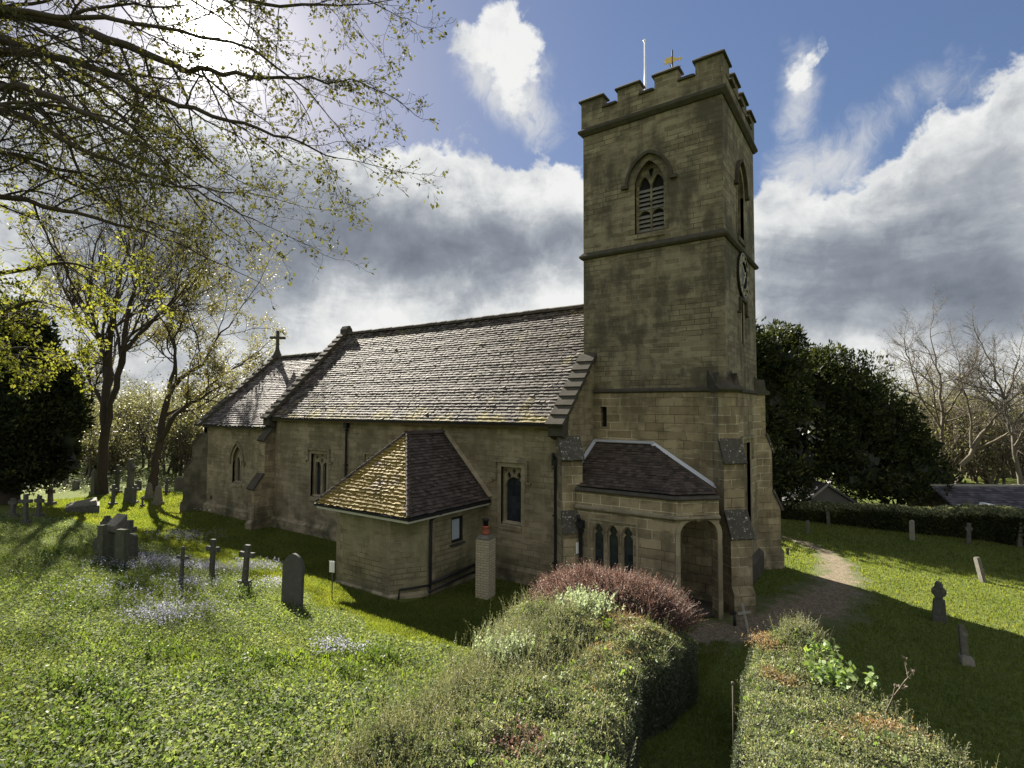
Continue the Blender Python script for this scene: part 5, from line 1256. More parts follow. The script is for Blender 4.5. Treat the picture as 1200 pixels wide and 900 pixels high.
# right-hand bare trees beyond the outbuilding
cfgC = [None, dict(k=10, len=.36, ang=50, wander=.15, tw=.05, n=7, rr=.6, **{'from': .3}), dict(k=6, len=.5, ang=42, wander=.17, tw=.03, n=6, rr=.6, **{'from': .2}),
        dict(k=5, len=.52, ang=40, wander=.17, tw=.03, n=5, rr=.6, rmax=.035, **{'from': .15}), dict(k=6, len=.55, ang=40, wander=.2, tw=.03, n=4, rr=.6, rmax=.016, **{'from': .15})]
def far_tree(name, label, depth, limbs, seed, cfg, mat, leaf=None, size=.2, per=1, keep=.3, zb=None):
    px, py = limbs[0][0][0], limbs[0][0][1]
    p = at(px, py, depth); sc = depth/F_PX
    if zb is not None: p[2] = zb
    T = Tree(seed); o = thing(name, label, 'tree', p)
    ht = unit(np.array([RT[0], RT[1], 0])); fw = np.array([FW[0], FW[1], 0])
    for li, lim in enumerate(limbs):
        sv = np.array([ht*(a-px)*sc+np.array([0, 0, (py-b)*sc])+fw*dd for a, b, dd, r in lim]); rr = np.array([l[3]*sc*.78 for l in lim])
        f = np.linspace(0, len(sv)-1, len(sv)*3-2); Q = np.stack([np.interp(f, range(len(sv)), sv[:, k]) for k in range(3)], -1); Rq = np.interp(f, range(len(sv)), rr)
        Q[1:-1] += T.r.normal(size=Q[1:-1].shape)*.06
        T.segs.append((Q, Rq)); T.children(Q, Rq, np.linalg.norm(Q[-1]-Q[0]), 0, cfg)
    T.mesh('trunk', mat, o)
    if leaf: T.foliage('crown', leaf, o, per, size, .15, keep=keep)
    return o
RT_G = 'bare trees beyond the outbuilding'
far_tree('bare_tree', 'bare tree with a forked pale trunk just right of the dark yew', 44, [[(1108, 590, 0, 3.2), (1107, 520, 0, 2.6), (1108, 480, 0, 2.2), (1112, 440, .5, 1.5), (1108, 405, .8, .8)], [(1107, 505, 0, 2.0), (1088, 460, .6, 1.5), (1080, 420, 1, .9), (1076, 400, 1, .5)], [(1108, 490, 0, 1.8), (1126, 455, -.6, 1.2), (1138, 420, -1, .7)]], 14, cfgC, 'bark_pale')
far_tree('bare_tree', 'bare tree with a thick trunk leaning right, in the middle of the bare group', 40, [[(1118, 590, 0, 4.2), (1130, 545, 0, 3.6), (1152, 510, 0, 3.0), (1175, 483, 0, 2.4), (1195, 455, .5, 1.5), (1212, 425, 1, .8)], [(1140, 525, 0, 2.0), (1150, 480, .7, 1.5), (1145, 440, 1, .9), (1140, 415, 1, .5)], [(1150, 512, 0, 2.2), (1180, 515, -.8, 1.5), (1210, 505, -1.4, .9)]], 15, cfgC, 'bark_pale')
far_tree('bare_tree', 'bare tree with an upright trunk nearest the right edge of the bare group', 38, [[(1200, 590, 0, 3.6), (1193, 545, 0, 3.0), (1190, 500, 0, 2.5), (1185, 455, .5, 1.7), (1178, 420, .8, .9)], [(1191, 500, 0, 2.0), (1212, 460, -.5, 1.4), (1230, 425, -.8, .8)], [(1190, 480, 0, 1.5), (1172, 450, .6, 1.0), (1160, 425, 1, .6)]], 16, cfgC, 'bark_grey')
# background scrub and woodland: one tangle of twigs each
def scrub(name, label, spots, seed, mat, leaf, keep=.6, size=.22):
    T = Tree(seed)
    cfg = [None, dict(k=7, len=.55, ang=38, wander=.2, tw=.06, n=5, rr=.6, **{'from': .1}), dict(k=5, len=.55, ang=42, wander=.2, tw=.03, n=4, rr=.6, rmax=.03, **{'from': .1}), dict(k=4, len=.55, ang=42, wander=.2, tw=.02, n=3, rr=.6, rmax=.016, **{'from': .1})]
    for (x, y, h) in spots:
        z = float(hgt(x, y))
        for s_ in range(T.r.integers(1, 4)):
            d = np.array([T.r.normal()*.25, T.r.normal()*.25, 1.0])
            pts, rad = T.limb((x+T.r.normal()*.3, y+T.r.normal()*.3, z-.2), d, h*T.r.uniform(.6, 1), .05+h*.012, .03, 6, .1, (0, 0, 1), .05)
            T.children(pts, rad, h*.8, 0, cfg)
    o = T.mesh(name, mat, None, sides=(6, 4, 3, 3))
    tag(o, label, 'scrub', kind='stuff')
    f = T.foliage(name+'_leaves', leaf, o, 2, size, .25, keep=keep)
    return o
r2 = np.random.default_rng(5)
sp = []
for i in range(110):
    px = r2.uniform(-40, 330); dpt = r2.uniform(44, 70); q_ = at(px, 560, dpt); sp.append((q_[0], q_[1], r2.uniform(3.5, 7.5)))
scrub('scrub', 'tangled hazy scrub behind the graves on the left', sp, 61, 'bark_grey', 'brush', .55, .20)
sp = []
for i in range(84):
    px = r2.uniform(1010, 1300); dpt = r2.uniform(46, 72); q_ = at(px, 560, dpt); sp.append((q_[0], q_[1], r2.uniform(4.5, 9.5)))
scrub('woodland', 'tangled leafless woodland behind the outbuilding on the right', sp, 62, 'bark_pale', 'brush', .4, .20)

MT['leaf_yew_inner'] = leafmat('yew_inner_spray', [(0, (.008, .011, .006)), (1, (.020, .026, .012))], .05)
# dark evergreens: tufted sprays on a shell of overlapping lobes
def evergreen(name, label, base, lobes, n, size, seed, trunk_r, trunk_h, mat='leaf_yew', toff=(0, 0)):
    r = np.random.default_rng(seed); o = thing(name, label, 'tree', base)
    tb = MB(); tb.tube([(toff[0], toff[1], -.9), (toff[0]+.05, toff[1], .4), (toff[0]-.05, toff[1]+.1, trunk_h*.5), (toff[0], toff[1]+.05, trunk_h)], [trunk_r*1.5, trunk_r, trunk_r*.8, trunk_r*.5], 10); tb.build('trunk', 'bark', o)
    Vs = []; core = MB()
    P = []; A = []
    vol = np.array([l[3]*l[4] for l in lobes]); vol = vol/vol.sum()
    subs = []
    for (x, y, z, rx, rz) in lobes:
        subs.append((x, y, z, rx*.9, rz*.9))
        for q_ in range(9):
            d = unit(r.normal(size=3)*np.array([1, 1, .8])); f_ = r.uniform(.26, .42)
            subs.append((x+d[0]*rx*.78, y+d[1]*rx*.78, z+d[2]*rz*.78+.05*rz, rx*f_, rz*f_*1.25))
    vol = np.array([l[3]*l[4] for l in subs]); vol = vol/vol.sum()
    for (x, y, z, rx, rz), q in zip(subs, vol):
        m = int(n*q); d = unit(r.normal(size=(m, 3)))
        lump = 1+.20*vnoise(d, 4.2, seed+int(z*10))+.14*vnoise(d, 11, seed+7)
        rad = lump*r.uniform(.80, 1.02, m)
        p = np.array([x, y, z])+d*np.array([rx, rx, rz])*rad[:, None]
        P.append(p); A.append(unit(d*np.array([1, 1, .6])+np.array([0, 0, .55])))
    P = np.concatenate(P); A = np.concatenate(A)
    k = P[:, 2] > .15; P, A = P[k], A[k]
    m = len(P); sz = size*r.uniform(.5, 1.3, m)
    v = leaves_arrays(P, sz, sz*.34, spread=1.0, axis=A, axspread=.35)
    v2 = leaves_arrays(P+r.normal(size=P.shape)*size*.25, sz*.8, sz*.34, spread=1.0, axis=A, axspread=.7)
    leaf_obj('crown', mat, v, v2, parent=o)
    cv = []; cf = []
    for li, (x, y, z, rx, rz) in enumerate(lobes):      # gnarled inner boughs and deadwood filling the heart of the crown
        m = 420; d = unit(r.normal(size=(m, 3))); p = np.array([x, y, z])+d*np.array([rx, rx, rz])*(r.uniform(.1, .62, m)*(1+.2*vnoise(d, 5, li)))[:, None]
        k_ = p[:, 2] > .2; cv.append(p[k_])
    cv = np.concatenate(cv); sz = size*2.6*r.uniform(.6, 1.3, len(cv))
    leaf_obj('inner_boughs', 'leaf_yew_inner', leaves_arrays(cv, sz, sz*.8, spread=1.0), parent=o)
    return o
yp = at(1000, 605, 29.0); yp[2] = float(hgt(yp[0], yp[1]))
ht = unit(np.array([RT[0], RT[1], 0])); fwd = np.array([FW[0], FW[1], 0])
sc = 29/F_PX
def lobe(px, py, rx, rz, dd=0):
    dd = dd+6.0*min(1, max(0, (px-890)/45))+max(0, px-1000)/100*1.5; k_ = (29+dd)/29
    u = (px-600)*sc*k_-(400)*sc; z = CAM[2]+(478-py)*sc*k_-yp[2]; rx *= k_; rz *= k_
    q_ = ht*u+fwd*dd; return (q_[0], q_[1], z, rx*sc, rz*sc)
evergreen('yew_tree', 'huge dark spreading yew right of the tower', yp, 
    [lobe(905, 425, 42, 42, 1), lobe(940, 455, 55, 48, 0), lobe(985, 470, 52, 50, 0), lobe(1022, 492, 52, 50, 0), lobe(1055, 525, 44, 42, 0), lobe(1075, 560, 40, 38, -.5), lobe(925, 515, 60, 60, -.3), lobe(985, 535, 70, 55, -1), lobe(1035, 560, 60, 42, -1.2), lobe(900, 560, 42, 45, 0),
     lobe(890, 470, 50, 60, 2), lobe(960, 430, 28, 30, 1), lobe(1000, 500, 60, 60, 3), lobe(915, 400, 26, 24, 1.5), lobe(880, 415, 30, 32, 2), lobe(845, 440, 55, 60, 2.5), lobe(800, 470, 60, 65, 3), lobe(850, 540, 70, 60, 2), lobe(760, 520, 60, 60, 3)], 60000, .30, 77, .55, 4, toff=tuple((fwd*6.0-ht*2.2)[:2]))
lp, lt_ = ground_at(20, 578); 
sc = 30/F_PX; yp = at(10, 585, 30); yp[2] = float(hgt(yp[0], yp[1]))
def lobe2(px, py, rx, rz, dd=0):
    u = (px-10)*sc; z = CAM[2]+(478-py)*sc-yp[2]
    q_ = ht*u+fwd*dd; return (q_[0], q_[1], z, rx*sc, rz*sc)
evergreen('evergreen_tree', 'black looking evergreen at the left edge of the churchyard', yp,
    [lobe2(10, 500, 62, 62), lobe2(40, 455, 38, 48, .5), lobe2(-10, 440, 55, 60), lobe2(42, 515, 36, 46), lobe2(15, 545, 55, 34), lobe2(-40, 500, 70, 75), lobe2(25, 415, 26, 40), lobe2(-10, 395, 40, 42), lobe2(50, 480, 26, 40, .5), lobe2(62, 535, 16, 24)], 34000, .34, 78, .5, 4)

# near maple overhanging from the left, trunk outside the picture
def near_tree():
    T = Tree(91)
    base = np.array([-3.2, -13.6]); bz = float(hgt(*base))
    o = thing('maple_tree', 'overhanging maple with long bare boughs and opening leaves, top left foreground', 'tree', (base[0], base[1], bz))
    off = np.array([base[0], base[1], bz])
    tr = np.array([[0, 0, -.4], [.02, 0, 1.0], [.05, .05, 3.0], [.0, .1, 5.5], [.1, .1, 8.2], [.15, .2, 11], [.2, .2, 14]]); rr = np.array([.62, .42, .36, .31, .24, .16, .07])
    T.segs.append((tr, rr))
    cfg = [None, dict(k=13, len=.32, ang=42, angv=16, wander=.13, trop=(0, 0, -1), tw=.035, n=7, rr=.42, rmax=.04, **{'from': .18}),
           dict(k=7, len=.42, ang=46, angv=16, wander=.19, trop=(0, 0, 1), tw=.02, n=5, rr=.55, rmax=.015, **{'from': .12}), dict(k=5, len=.45, ang=46, wander=.26, trop=(0, 0, 1), tw=.07, n=5, rr=.6, rmax=.007, **{'from': .15})]
    limbs = [  # (px, py, depth, radius m)
        [(None, 8.0, .20), (-120, 5, 9.6, .14), (60, 22, 9.0, .10), (150, 55, 8.7, .075), (205, 78, 8.5, .055), (262, 86, 8.3, .04), (330, 92, 8.1, .028), (400, 95, 8.0, .014)],
        [(None, 7.5, .17), (-100, 60, 9.4, .12), (60, 62, 8.8, .08), (130, 85, 8.4, .062), (190, 118, 8.2, .045), (270, 140, 8.0, .032), (340, 165, 7.9, .020), (395, 185, 7.8, .010)],
        [(None, 9.5, .16), (-60, -60, 10.2, .11), (120, -40, 9.6, .08), (240, -10, 9.2, .05), (330, 8, 8.9, .03), (420, 5, 8.7, .014)],
        [(None, 6.2, .15), (-90, 120, 9.0, .10), (20, 130, 8.6, .07), (80, 170, 8.3, .05), (150, 195, 8.2, .032), (230, 225, 8.1, .02), (300, 258, 8.0, .010)],
        [(None, 5.4, .14), (-90, 215, 9.4, .09), (0, 228, 9.0, .06), (70, 246, 8.8, .042), (160, 268, 8.6, .026), (220, 290, 8.5, .012)],
        [(None, 5.0, .12), (-70, 150, 11.0, .08), (60, 200, 10.6, .05), (150, 250, 10.4, .03), (215, 275, 10.2, .012)],
        [(None, 9.0, .15), (-60, 20, 11.2, .1), (80, 70, 11.0, .06), (190, 150, 10.8, .035), (260, 200, 10.7, .014)],
        [(None, 10.5, .13), (40, -120, 9.5, .09), (220, -70, 9.0, .05), (360, -30, 8.7, .025), (450, 10, 8.6, .01)],
        [(None, 8.5, .13), (-70, 30, 9.9, .09), (40, 60, 9.6, .06), (110, 105, 9.4, .04), (170, 165, 9.3, .026), (235, 245, 9.2, .012)],
        [(None, 6.6, .12), (-80, 85, 9.6, .08), (10, 95, 9.4, .055), (60, 140, 9.3, .04), (95, 205, 9.2, .026), (150, 262, 9.1, .012)],
        [(None, 5.8, .12), (-90, 170, 10.0, .08), (0, 175, 9.8, .05), (90, 205, 9.7, .034), (200, 215, 9.6, .022), (320, 232, 9.5, .010)],
        [(None, 8.8, .12), (-70, 10, 8.6, .08), (70, 15, 8.3, .05), (180, 30, 8.1, .034), (300, 55, 7.9, .022), (380, 130, 7.8, .010)],
        [(None, 7.0, .12), (-40, 95, 7.2, .08), (50, 105, 6.9, .05), (140, 150, 6.7, .03), (210, 200, 6.6, .012)]]
    for li in limbs:
        pts = []; rad = []
        for q_ in li:
            if q_[0] is None:
                z = q_[1]; pts.append(np.array([np.interp(z, tr[:, 2], tr[:, 0]), np.interp(z, tr[:, 2], tr[:, 1]), z])); rad.append(q_[2])
            else: pts.append(at(*q_[:3])-off); rad.append(q_[3])
        pts = np.array(pts); rad = np.array(rad)
        f = np.linspace(0, len(pts)-1, (len(pts)-1)*4+1)
        Q = np.stack([np.interp(f, range(len(pts)), pts[:, k]) for k in range(3)], -1)
        for it in range(2): Q[1:-1] = .25*Q[:-2]+.5*Q[1:-1]+.25*Q[2:]
        Rq = np.interp(f, range(len(pts)), rad)*.82; Q[2:-1] += T.r.normal(size=Q[2:-1].shape)*.022
        T.segs.append((Q, Rq)); T.children(Q, Rq, 5.2, 0, cfg)
    T.mesh('trunk', 'bark', o, sides=(10, 7, 4, 3), thr=(.08, .03, .009))
    T.foliage('crown', 'leaf_spring', o, 3, .066, .028, droop=.7, keep=.33)
    # lowest boughs carry denser lime-green leaf
    T2 = Tree(92); T2.r = np.random.default_rng(92)
    cfg2 = [None, dict(k=9, len=.30, ang=46, angv=16, wander=.15, trop=(0, 0, 1), tw=.0, n=6, rr=.45, rmax=.03, **{'from': .25}), dict(k=6, len=.42, ang=46, wander=.2, n=4, rr=.55, rmax=.012, **{'from': .15}), dict(k=4, len=.5, ang=42, wander=.2, n=3, rr=.6, rmax=.006, **{'from': .2})]
    for li in ([(None, 4.2, .11), (-80, 330, 11.8, .07), (20, 318, 11.6, .045), (80, 305, 11.4, .028), (125, 322, 11.2, .012)],
               [(None, 3.8, .10), (-80, 380, 12.6, .07), (-10, 370, 12.3, .045), (40, 350, 12.1, .026), (75, 362, 11.9, .011)],
               [(None, 3.4, .10), (-90, 430, 12.8, .06), (-20, 415, 12.5, .04), (30, 405, 12.3, .024), (62, 415, 12.2, .010)]):
        pts = []; rad = []
        for q_ in li:
            if q_[0] is None: z = q_[1]; pts.append(np.array([np.interp(z, tr[:, 2], tr[:, 0]), np.interp(z, tr[:, 2], tr[:, 1]), z])); rad.append(q_[2])
            else: pts.append(at(*q_[:3])-off); rad.append(q_[3])
        pts = np.array(pts); rad = np.array(rad); f = np.linspace(0, len(pts)-1, (len(pts)-1)*4+1)
        Q = np.stack([np.interp(f, range(len(pts)), pts[:, k]) for k in range(3)], -1)
        for it in range(2): Q[1:-1] = .25*Q[:-2]+.5*Q[1:-1]+.25*Q[2:]
        Rq = np.interp(f, range(len(pts)), rad); T2.segs.append((Q, Rq)); T2.children(Q, Rq, 5.0, 0, cfg2)
    T2.mesh('low_bough', 'bark', o, sides=(10, 7, 4, 3), thr=(.08, .03, .009))
    T2.foliage('low_leaves', 'leaf_lime', o, 4, .085, .05, droop=.4, keep=.62)
    return o
near_tree()

# ------------------------------------------------------------------ hedges and shrubs
def shoots(B, dirs, L, nl, ls, wratio=.4, spread=.9):
    """leafy upright shoots: B base points; returns leaf arrays and thin stem quads"""
    n = len(B); L = np.broadcast_to(L, (n,)); d = unit(dirs)
    f = np.tile(np.linspace(.12, 1, nl), n); I = np.repeat(np.arange(n), nl)
    bend = rng.normal(size=(n, 3))*.18
    P = B[I]+d[I]*(L[I]*f)[:, None]+bend[I]*((L[I]*f*f)[:, None])
    side = unit(rng.normal(size=(n*nl, 3)))
    sz = ls*rng.uniform(.6, 1.25, n*nl)*(1.15-.5*f)
    lv = leaves_arrays(P, sz, sz*wratio, spread=spread, axis=unit(d[I]*.8+side*.8), axspread=.25)
    w_ = unit(np.cross(d, rng.normal(size=(n, 3))))*.0035
    T = B+d*L[:, None]+bend*L[:, None]
    sv = np.stack([B-w_, B+w_, T+w_*.4, T-w_*.4], 1).reshape(-1, 3); sf = np.arange(n*4).reshape(n, 4)
    return lv, (sv, sf)
def hedge(name, label, left, right, ytop, dens, leafsz, cat='hedge', facemat='leaf_hedge_face', topmat='leaf_hedge', group=None, rough=.09, seed=1, zfun=None, back=True):
    """hedge between two edge polylines (same length, from far to near); ytop(s,t)->top z"""
    left, right = np.array(left, float), np.array(right, float); m = 60
    f = np.linspace(0, len(left)-1, m)
    Lf = np.stack([np.interp(f, range(len(left)), left[:, k]) for k in range(2)], -1); Rg = np.stack([np.interp(f, range(len(right)), right[:, k]) for k in range(2)], -1)
    S = np.linspace(0, 1, 15)
    def surf(s, t):
        i = np.clip(t*(m-1), 0, m-1.001); i0 = i.astype(int); q_ = (i-i0)[:, None]
        a = Lf[i0]*(1-q_)+Lf[i0+1]*q_; b = Rg[i0]*(1-q_)+Rg[i0+1]*q_
        xy = a*(1-s)[:, None]+b*s[:, None]
        P = np.column_stack([xy, np.zeros(len(s))])
        edge = np.minimum(np.minimum(s, 1-s)*np.linalg.norm(b-a, axis=1), np.minimum(t+.02, 1)*6)
        P[:, 2] = ytop(s, t, xy)-.22*np.exp(-edge/.16)+rough*vnoise(P*1.0, 2.6, seed)+rough*.5*vnoise(P, 7, seed+1)
        return P
    o = thing(name, label, cat, (0, 0, 0), 0, group)
    # inner twigs
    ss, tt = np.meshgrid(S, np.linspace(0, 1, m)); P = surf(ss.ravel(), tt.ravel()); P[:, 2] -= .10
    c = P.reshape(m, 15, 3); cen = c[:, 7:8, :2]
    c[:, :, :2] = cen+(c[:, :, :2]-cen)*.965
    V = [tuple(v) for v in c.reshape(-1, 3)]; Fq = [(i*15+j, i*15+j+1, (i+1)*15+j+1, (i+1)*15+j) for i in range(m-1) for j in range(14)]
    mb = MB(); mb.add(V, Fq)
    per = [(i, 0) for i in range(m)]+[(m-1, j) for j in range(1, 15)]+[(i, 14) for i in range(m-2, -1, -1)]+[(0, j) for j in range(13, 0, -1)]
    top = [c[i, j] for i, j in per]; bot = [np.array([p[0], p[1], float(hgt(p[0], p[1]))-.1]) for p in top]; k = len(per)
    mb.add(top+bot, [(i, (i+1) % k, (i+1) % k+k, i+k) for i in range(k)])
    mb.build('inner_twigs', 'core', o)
    width = np.linalg.norm(Rg-Lf, axis=1).mean(); length = np.linalg.norm(np.diff(Rg, axis=0), axis=1).sum()
    n = int(width*length*dens)
    P = surf(rng.random(n), rng.random(n)); P[:, 2] += rng.normal(size=n)*.018
    sz = leafsz*rng.uniform(.6, 1.3, n)
    topl = leaves_arrays(P, sz, sz*.5, up=(0, 0, .5), spread=.9, axis=(0, 0, .6), axspread=.8)
    parts = []
    for E, out in ((Rg, 1), (Lf, -1)):
        L2 = np.linalg.norm(np.diff(E, axis=0), axis=1).sum(); n2 = int(L2*1.7*dens*.8)
        t = rng.random(n2); Pt = surf(np.full(n2, .985 if out > 0 else .015), t)
        gz = hgt(Pt[:, 0], Pt[:, 1]); q_ = rng.random(n2)**.8
        ww = (Rg-Lf)[np.clip((t*(m-1)).astype(int), 0, m-1)]; nrm = unit(np.column_stack([ww, np.zeros(n2)]))*out
        P2 = Pt.copy(); P2[:, 2] = gz+(Pt[:, 2]-gz)*q_
        P2 += nrm*(.05+.05*vnoise(P2, 3.2, seed+3)+rng.normal(size=n2)*.02)[:, None]
        sz = leafsz*rng.uniform(.6, 1.2, n2)
        parts.append(leaves_arrays(P2, sz, sz*.5, up=nrm*.9, spread=.7, axis=(0, 0, .4), axspread=.8))
    # far and near ends
    for t0 in (0.0, 1.0):
        n3 = int(width*1.6*dens*.8); s3 = rng.random(n3); Pt = surf(s3, np.full(n3, t0 if t0 else 1.0)); gz = hgt(Pt[:, 0], Pt[:, 1])
        Pt[:, 2] = gz+(Pt[:, 2]-gz)*rng.random(n3); dd = unit(np.append(Lf[0]-Lf[5], 0))*(1 if t0 == 0 else -1)
        Pt += dd*(.03+rng.normal(size=n3)*.03)[:, None]; sz = leafsz*rng.uniform(.6, 1.2, n3)
        parts.append(leaves_arrays(Pt, sz, sz*.5, up=dd, spread=.7))
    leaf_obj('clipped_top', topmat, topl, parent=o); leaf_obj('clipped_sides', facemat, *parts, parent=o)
    return o, surf
def patch(surf, n, sc_, tc, ss, ts, dz=0.0):
    s = np.clip(sc_+rng.normal(size=n)*ss, .01, .99); t = np.clip(tc+rng.normal(size=n)*ts, .005, .995)
    P = surf(s, t); P[:, 2] += dz; return P
HL_l = [(1.75, -3.9), (1.6, -5.0), (2.05, -6.0), (2.7, -7.8), (3.2, -9.2), (3.45, -10.4), (3.6, -11.6), (3.4, -12.6)]
HL_r = [(4.95, -3.55), (5.22, -4.6), (5.30, -6.2), (5.12, -7.2), (5.55, -8.5), (6.0, -9.7), (6.35, -10.8), (6.6, -11.8)]
top_l = lambda s, t, xy: -.78*np.exp(-((-xy[:, 1]-3.3)/2.0)**2)+1.97+.05*np.clip(-xy[:, 1]-7, 0, 6)+.10*np.sin(s*3.0)*(t < .9)-.12*np.exp(-((s-.62)/.10)**2)*np.exp(-((t-.45)/.2)**2)+.08*np.exp(-((s-.3)/.22)**2)*np.exp(-((t-.45)/.12)**2)
ol, surfL = hedge('hedge', 'broad clipped hedge between the lawn and the path, with shoots growing out of its top', HL_l, HL_r, top_l, 6200, .036, seed=3, rough=.15)
# shoots growing out of the left hedge
n = 2300; Bp = np.concatenate([patch(surfL, 900, .30, .44, .20, .10), patch(surfL, 900, .12, .70, .14, .16), patch(surfL, 500, .5, .6, .3, .25)])
lv, st = shoots(Bp-np.array([0, 0, .08]), np.column_stack([rng.normal(size=(n, 2))*.25, np.ones(n)]), rng.uniform(.16, .46, n), 20, .040, .30)
leaf_obj('green_shoots', 'leaf_rosemary', lv, st, parent=ol)
Bp = patch(surfL, 260, .04, .72, .05, .14); n = len(Bp)
lv, st = shoots(Bp-np.array([0, 0, .1]), np.column_stack([rng.normal(size=(n, 2))*.14, np.ones(n)]), rng.uniform(.35, .75, n), 20, .04, .35)
leaf_obj('tall_shoots', 'leaf_rosemary', lv, st, parent=ol)
Bp = np.concatenate([patch(surfL, 300, .70, .22, .10, .05), patch(surfL, 160, .75, .40, .06, .08)])
sz = rng.uniform(.04, .09, len(Bp)*5); leaf_obj('bare_twigs', 'leaf_brown', leaves_arrays(np.repeat(Bp, 5, 0)+rng.normal(size=(len(Bp)*5, 3))*.05, sz*1.6, sz*.16, spread=1), parent=ol)
def shrub_on(name, label, pts, L, nl, ls, mat, wr=.55, lean=.5, dz=.05):
    n = len(pts); c = pts.mean(0)
    dirs = np.column_stack([(pts[:, :2]-c[:2])*lean+rng.normal(size=(n, 2))*.3, np.ones(n)])
    lv, st = shoots(pts-np.array([0, 0, dz]), dirs, L*rng.uniform(.6, 1.3, n), nl, ls, wr)
    o = leaf_obj(name, mat, lv, st); return tag(o, label, 'shrub')
def surf_at(surf, px, py):     # the point of a hedge top seen near this spot
    S_g, T_g = np.meshgrid(np.linspace(.02, .98, 60), np.linspace(.01, .99, 120)); P = surf(S_g.ravel(), T_g.ravel()); d = P-CAM; z = d@FW
    e = (600+F_PX*(d@RT)/z-px)**2+(450-F_PX*(d@UP)/z-py)**2; return P[np.argmin(e)]
def clump(P, n, r, dz=0): return P+np.column_stack([rng.normal(size=(n, 2))*r, rng.normal(size=n)*.03+dz])
shrub_on('variegated_shrub', 'pale variegated shrub rising through the hedge just below the purple shrub', clump(at(688, 712, 10.45), 150, .24, .05), .24, 12, .075, 'leaf_pale')
shrub_on('variegated_shrub', 'whitish flowering shrub on the left shoulder of the broad hedge', clump(surf_at(surfL, 595, 765), 130, .20, .05), .24, 11, .065, 'leaf_pale')
shrub_on('seedling', 'small bright green seedling alone on the broad hedge top', clump(surf_at(surfL, 706, 738), 10, .05, .02), .16, 6, .08, 'weed_bright', .6)
shrub_on('dried_flower_clump', 'faded mauve seed heads in the lower left of the broad hedge', clump(surf_at(surfL, 610, 878), 90, .16, .03), .13, 8, .05, 'leaf_purple')
shrub_on('seedling', 'pale speckled sprig beside the edge of the broad hedge, above the path', clump(surf_at(surfL, 740, 752), 18, .08, .02), .12, 7, .05, 'leaf_pale', .6)
# purple shrub at the far end
cP = np.array([3.3, -4.25]); m = 5600
u = rng.normal(size=(m, 3)); u = unit(u); u[:, 2] = np.abs(u[:, 2])*.9+.1; rr_ = rng.uniform(.72, 1, m)[:, None]
Pp = np.column_stack([cP[0]+u[:, 0]*1.80*rr_[:, 0], cP[1]+u[:, 1]*1.05*rr_[:, 0], 1.36+u[:, 2]*.86*rr_[:, 0]+.07*vnoise(u, 5, 4)])
lv, st = shoots(Pp, u*.8+np.array([0, 0, .6])+rng.normal(size=(m, 3))*.42, rng.uniform(.06, .36, m)*(1+.4*vnoise(Pp, 2.2, 5)), 13, .036, .55)
pu = thing('purple_shrub', 'dark purple-leaved shrub crowning the far end of the broad hedge', 'shrub', (0, 0, 0))
leaf_obj('foliage', 'leaf_purple', lv, st, parent=pu)
cb = MB(); th = np.linspace(0, math.pi, 9)
cb.lathe([(1.0*math.sin(a)+.001, -.85*math.cos(a)) for a in th], (0, 0, 0), 16); cb.v = [(cP[0]+x*1.5, cP[1]+y*.85, 1.22+z*.85) for x, y, z in cb.v]
cb.build('inner_twigs', 'core', pu)
# right hedge
HR_l = [(6.55, -3.75), (6.32, -4.7), (6.36, -5.6), (6.6, -7.2), (6.86, -8.6), (7.1, -9.9), (7.35, -11.0)]
HR_r = [(7.15, -3.65), (7.55, -4.4), (8.0, -5.2), (8.75, -6.5), (9.45, -7.7), (10.1, -8.9), (10.6, -9.9)]
top_r = lambda s, t, xy: 1.80+.05*np.clip(-xy[:, 1]-6, 0, 6)+.05*np.sin(s*3)
orr, surfR = hedge('hedge', 'clipped hedge right of the path with brown dead patches', HR_l, HR_r, top_r, 6200, .034, seed=9, rough=.11)
Bp = np.concatenate([patch(surfR, 420, .62, .10, .18, .07), patch(surfR, 160, .95, .55, .03, .1), patch(surfR, 150, .5, .5, .3, .2)]); n = len(Bp)
lv, st = shoots(Bp-np.array([0, 0, .06]), np.column_stack([rng.normal(size=(n, 2))*.35, np.ones(n)]), rng.uniform(.12, .36, n), 15, .05, .28)
leaf_obj('green_shoots', 'leaf_rosemary', lv, st, parent=orr)
Bs = []
for px, py, r_, n in ((902, 752, .16, 1300), (925, 800, .10, 400), (1035, 858, .17, 1300), (985, 862, .10, 260), (905, 790, .10, 300)):
    Bs.append(clump(surf_at(surfR, px, py), n, r_, .012))
Bs = np.concatenate(Bs); sz = rng.uniform(.03, .07, len(Bs))
leaf_obj('dead_patches', 'leaf_brown', leaves_arrays(Bs, sz, sz*.3, up=(0, 0, .6), spread=.8), parent=orr)
def leafy(name, label, specs, size, mat, cat='shrub'):
    Ps = np.concatenate([clump(surf_at(surfR, px, py), n, r_, dz) for px, py, n, r_, dz in specs]); n = len(Ps)
    dirs = np.column_stack([rng.normal(size=(n, 2))*.5, np.ones(n)]); L = rng.uniform(.1, .3, n)
    I = np.repeat(np.arange(n), 6); f = np.tile(np.linspace(.3, 1, 6), n); d = unit(dirs)
    P = Ps[I]+d[I]*(L[I]*f)[:, None]; sz = size*rng.uniform(.6, 1.2, len(P))
    a = leaves_arrays(P, sz, sz*.72, up=(0, 0, 1.2), spread=.7, axis=(0, 0, .1), axspread=1.0)
    w_ = unit(np.cross(d, rng.normal(size=(n, 3))))*.005; T = Ps+d*L[:, None]
    b = (np.stack([Ps-w_, Ps+w_, T+w_*.4, T-w_*.4], 1).reshape(-1, 3), np.arange(n*4).reshape(n, 4))
    return tag(leaf_obj(name, mat, a, b), label, cat)
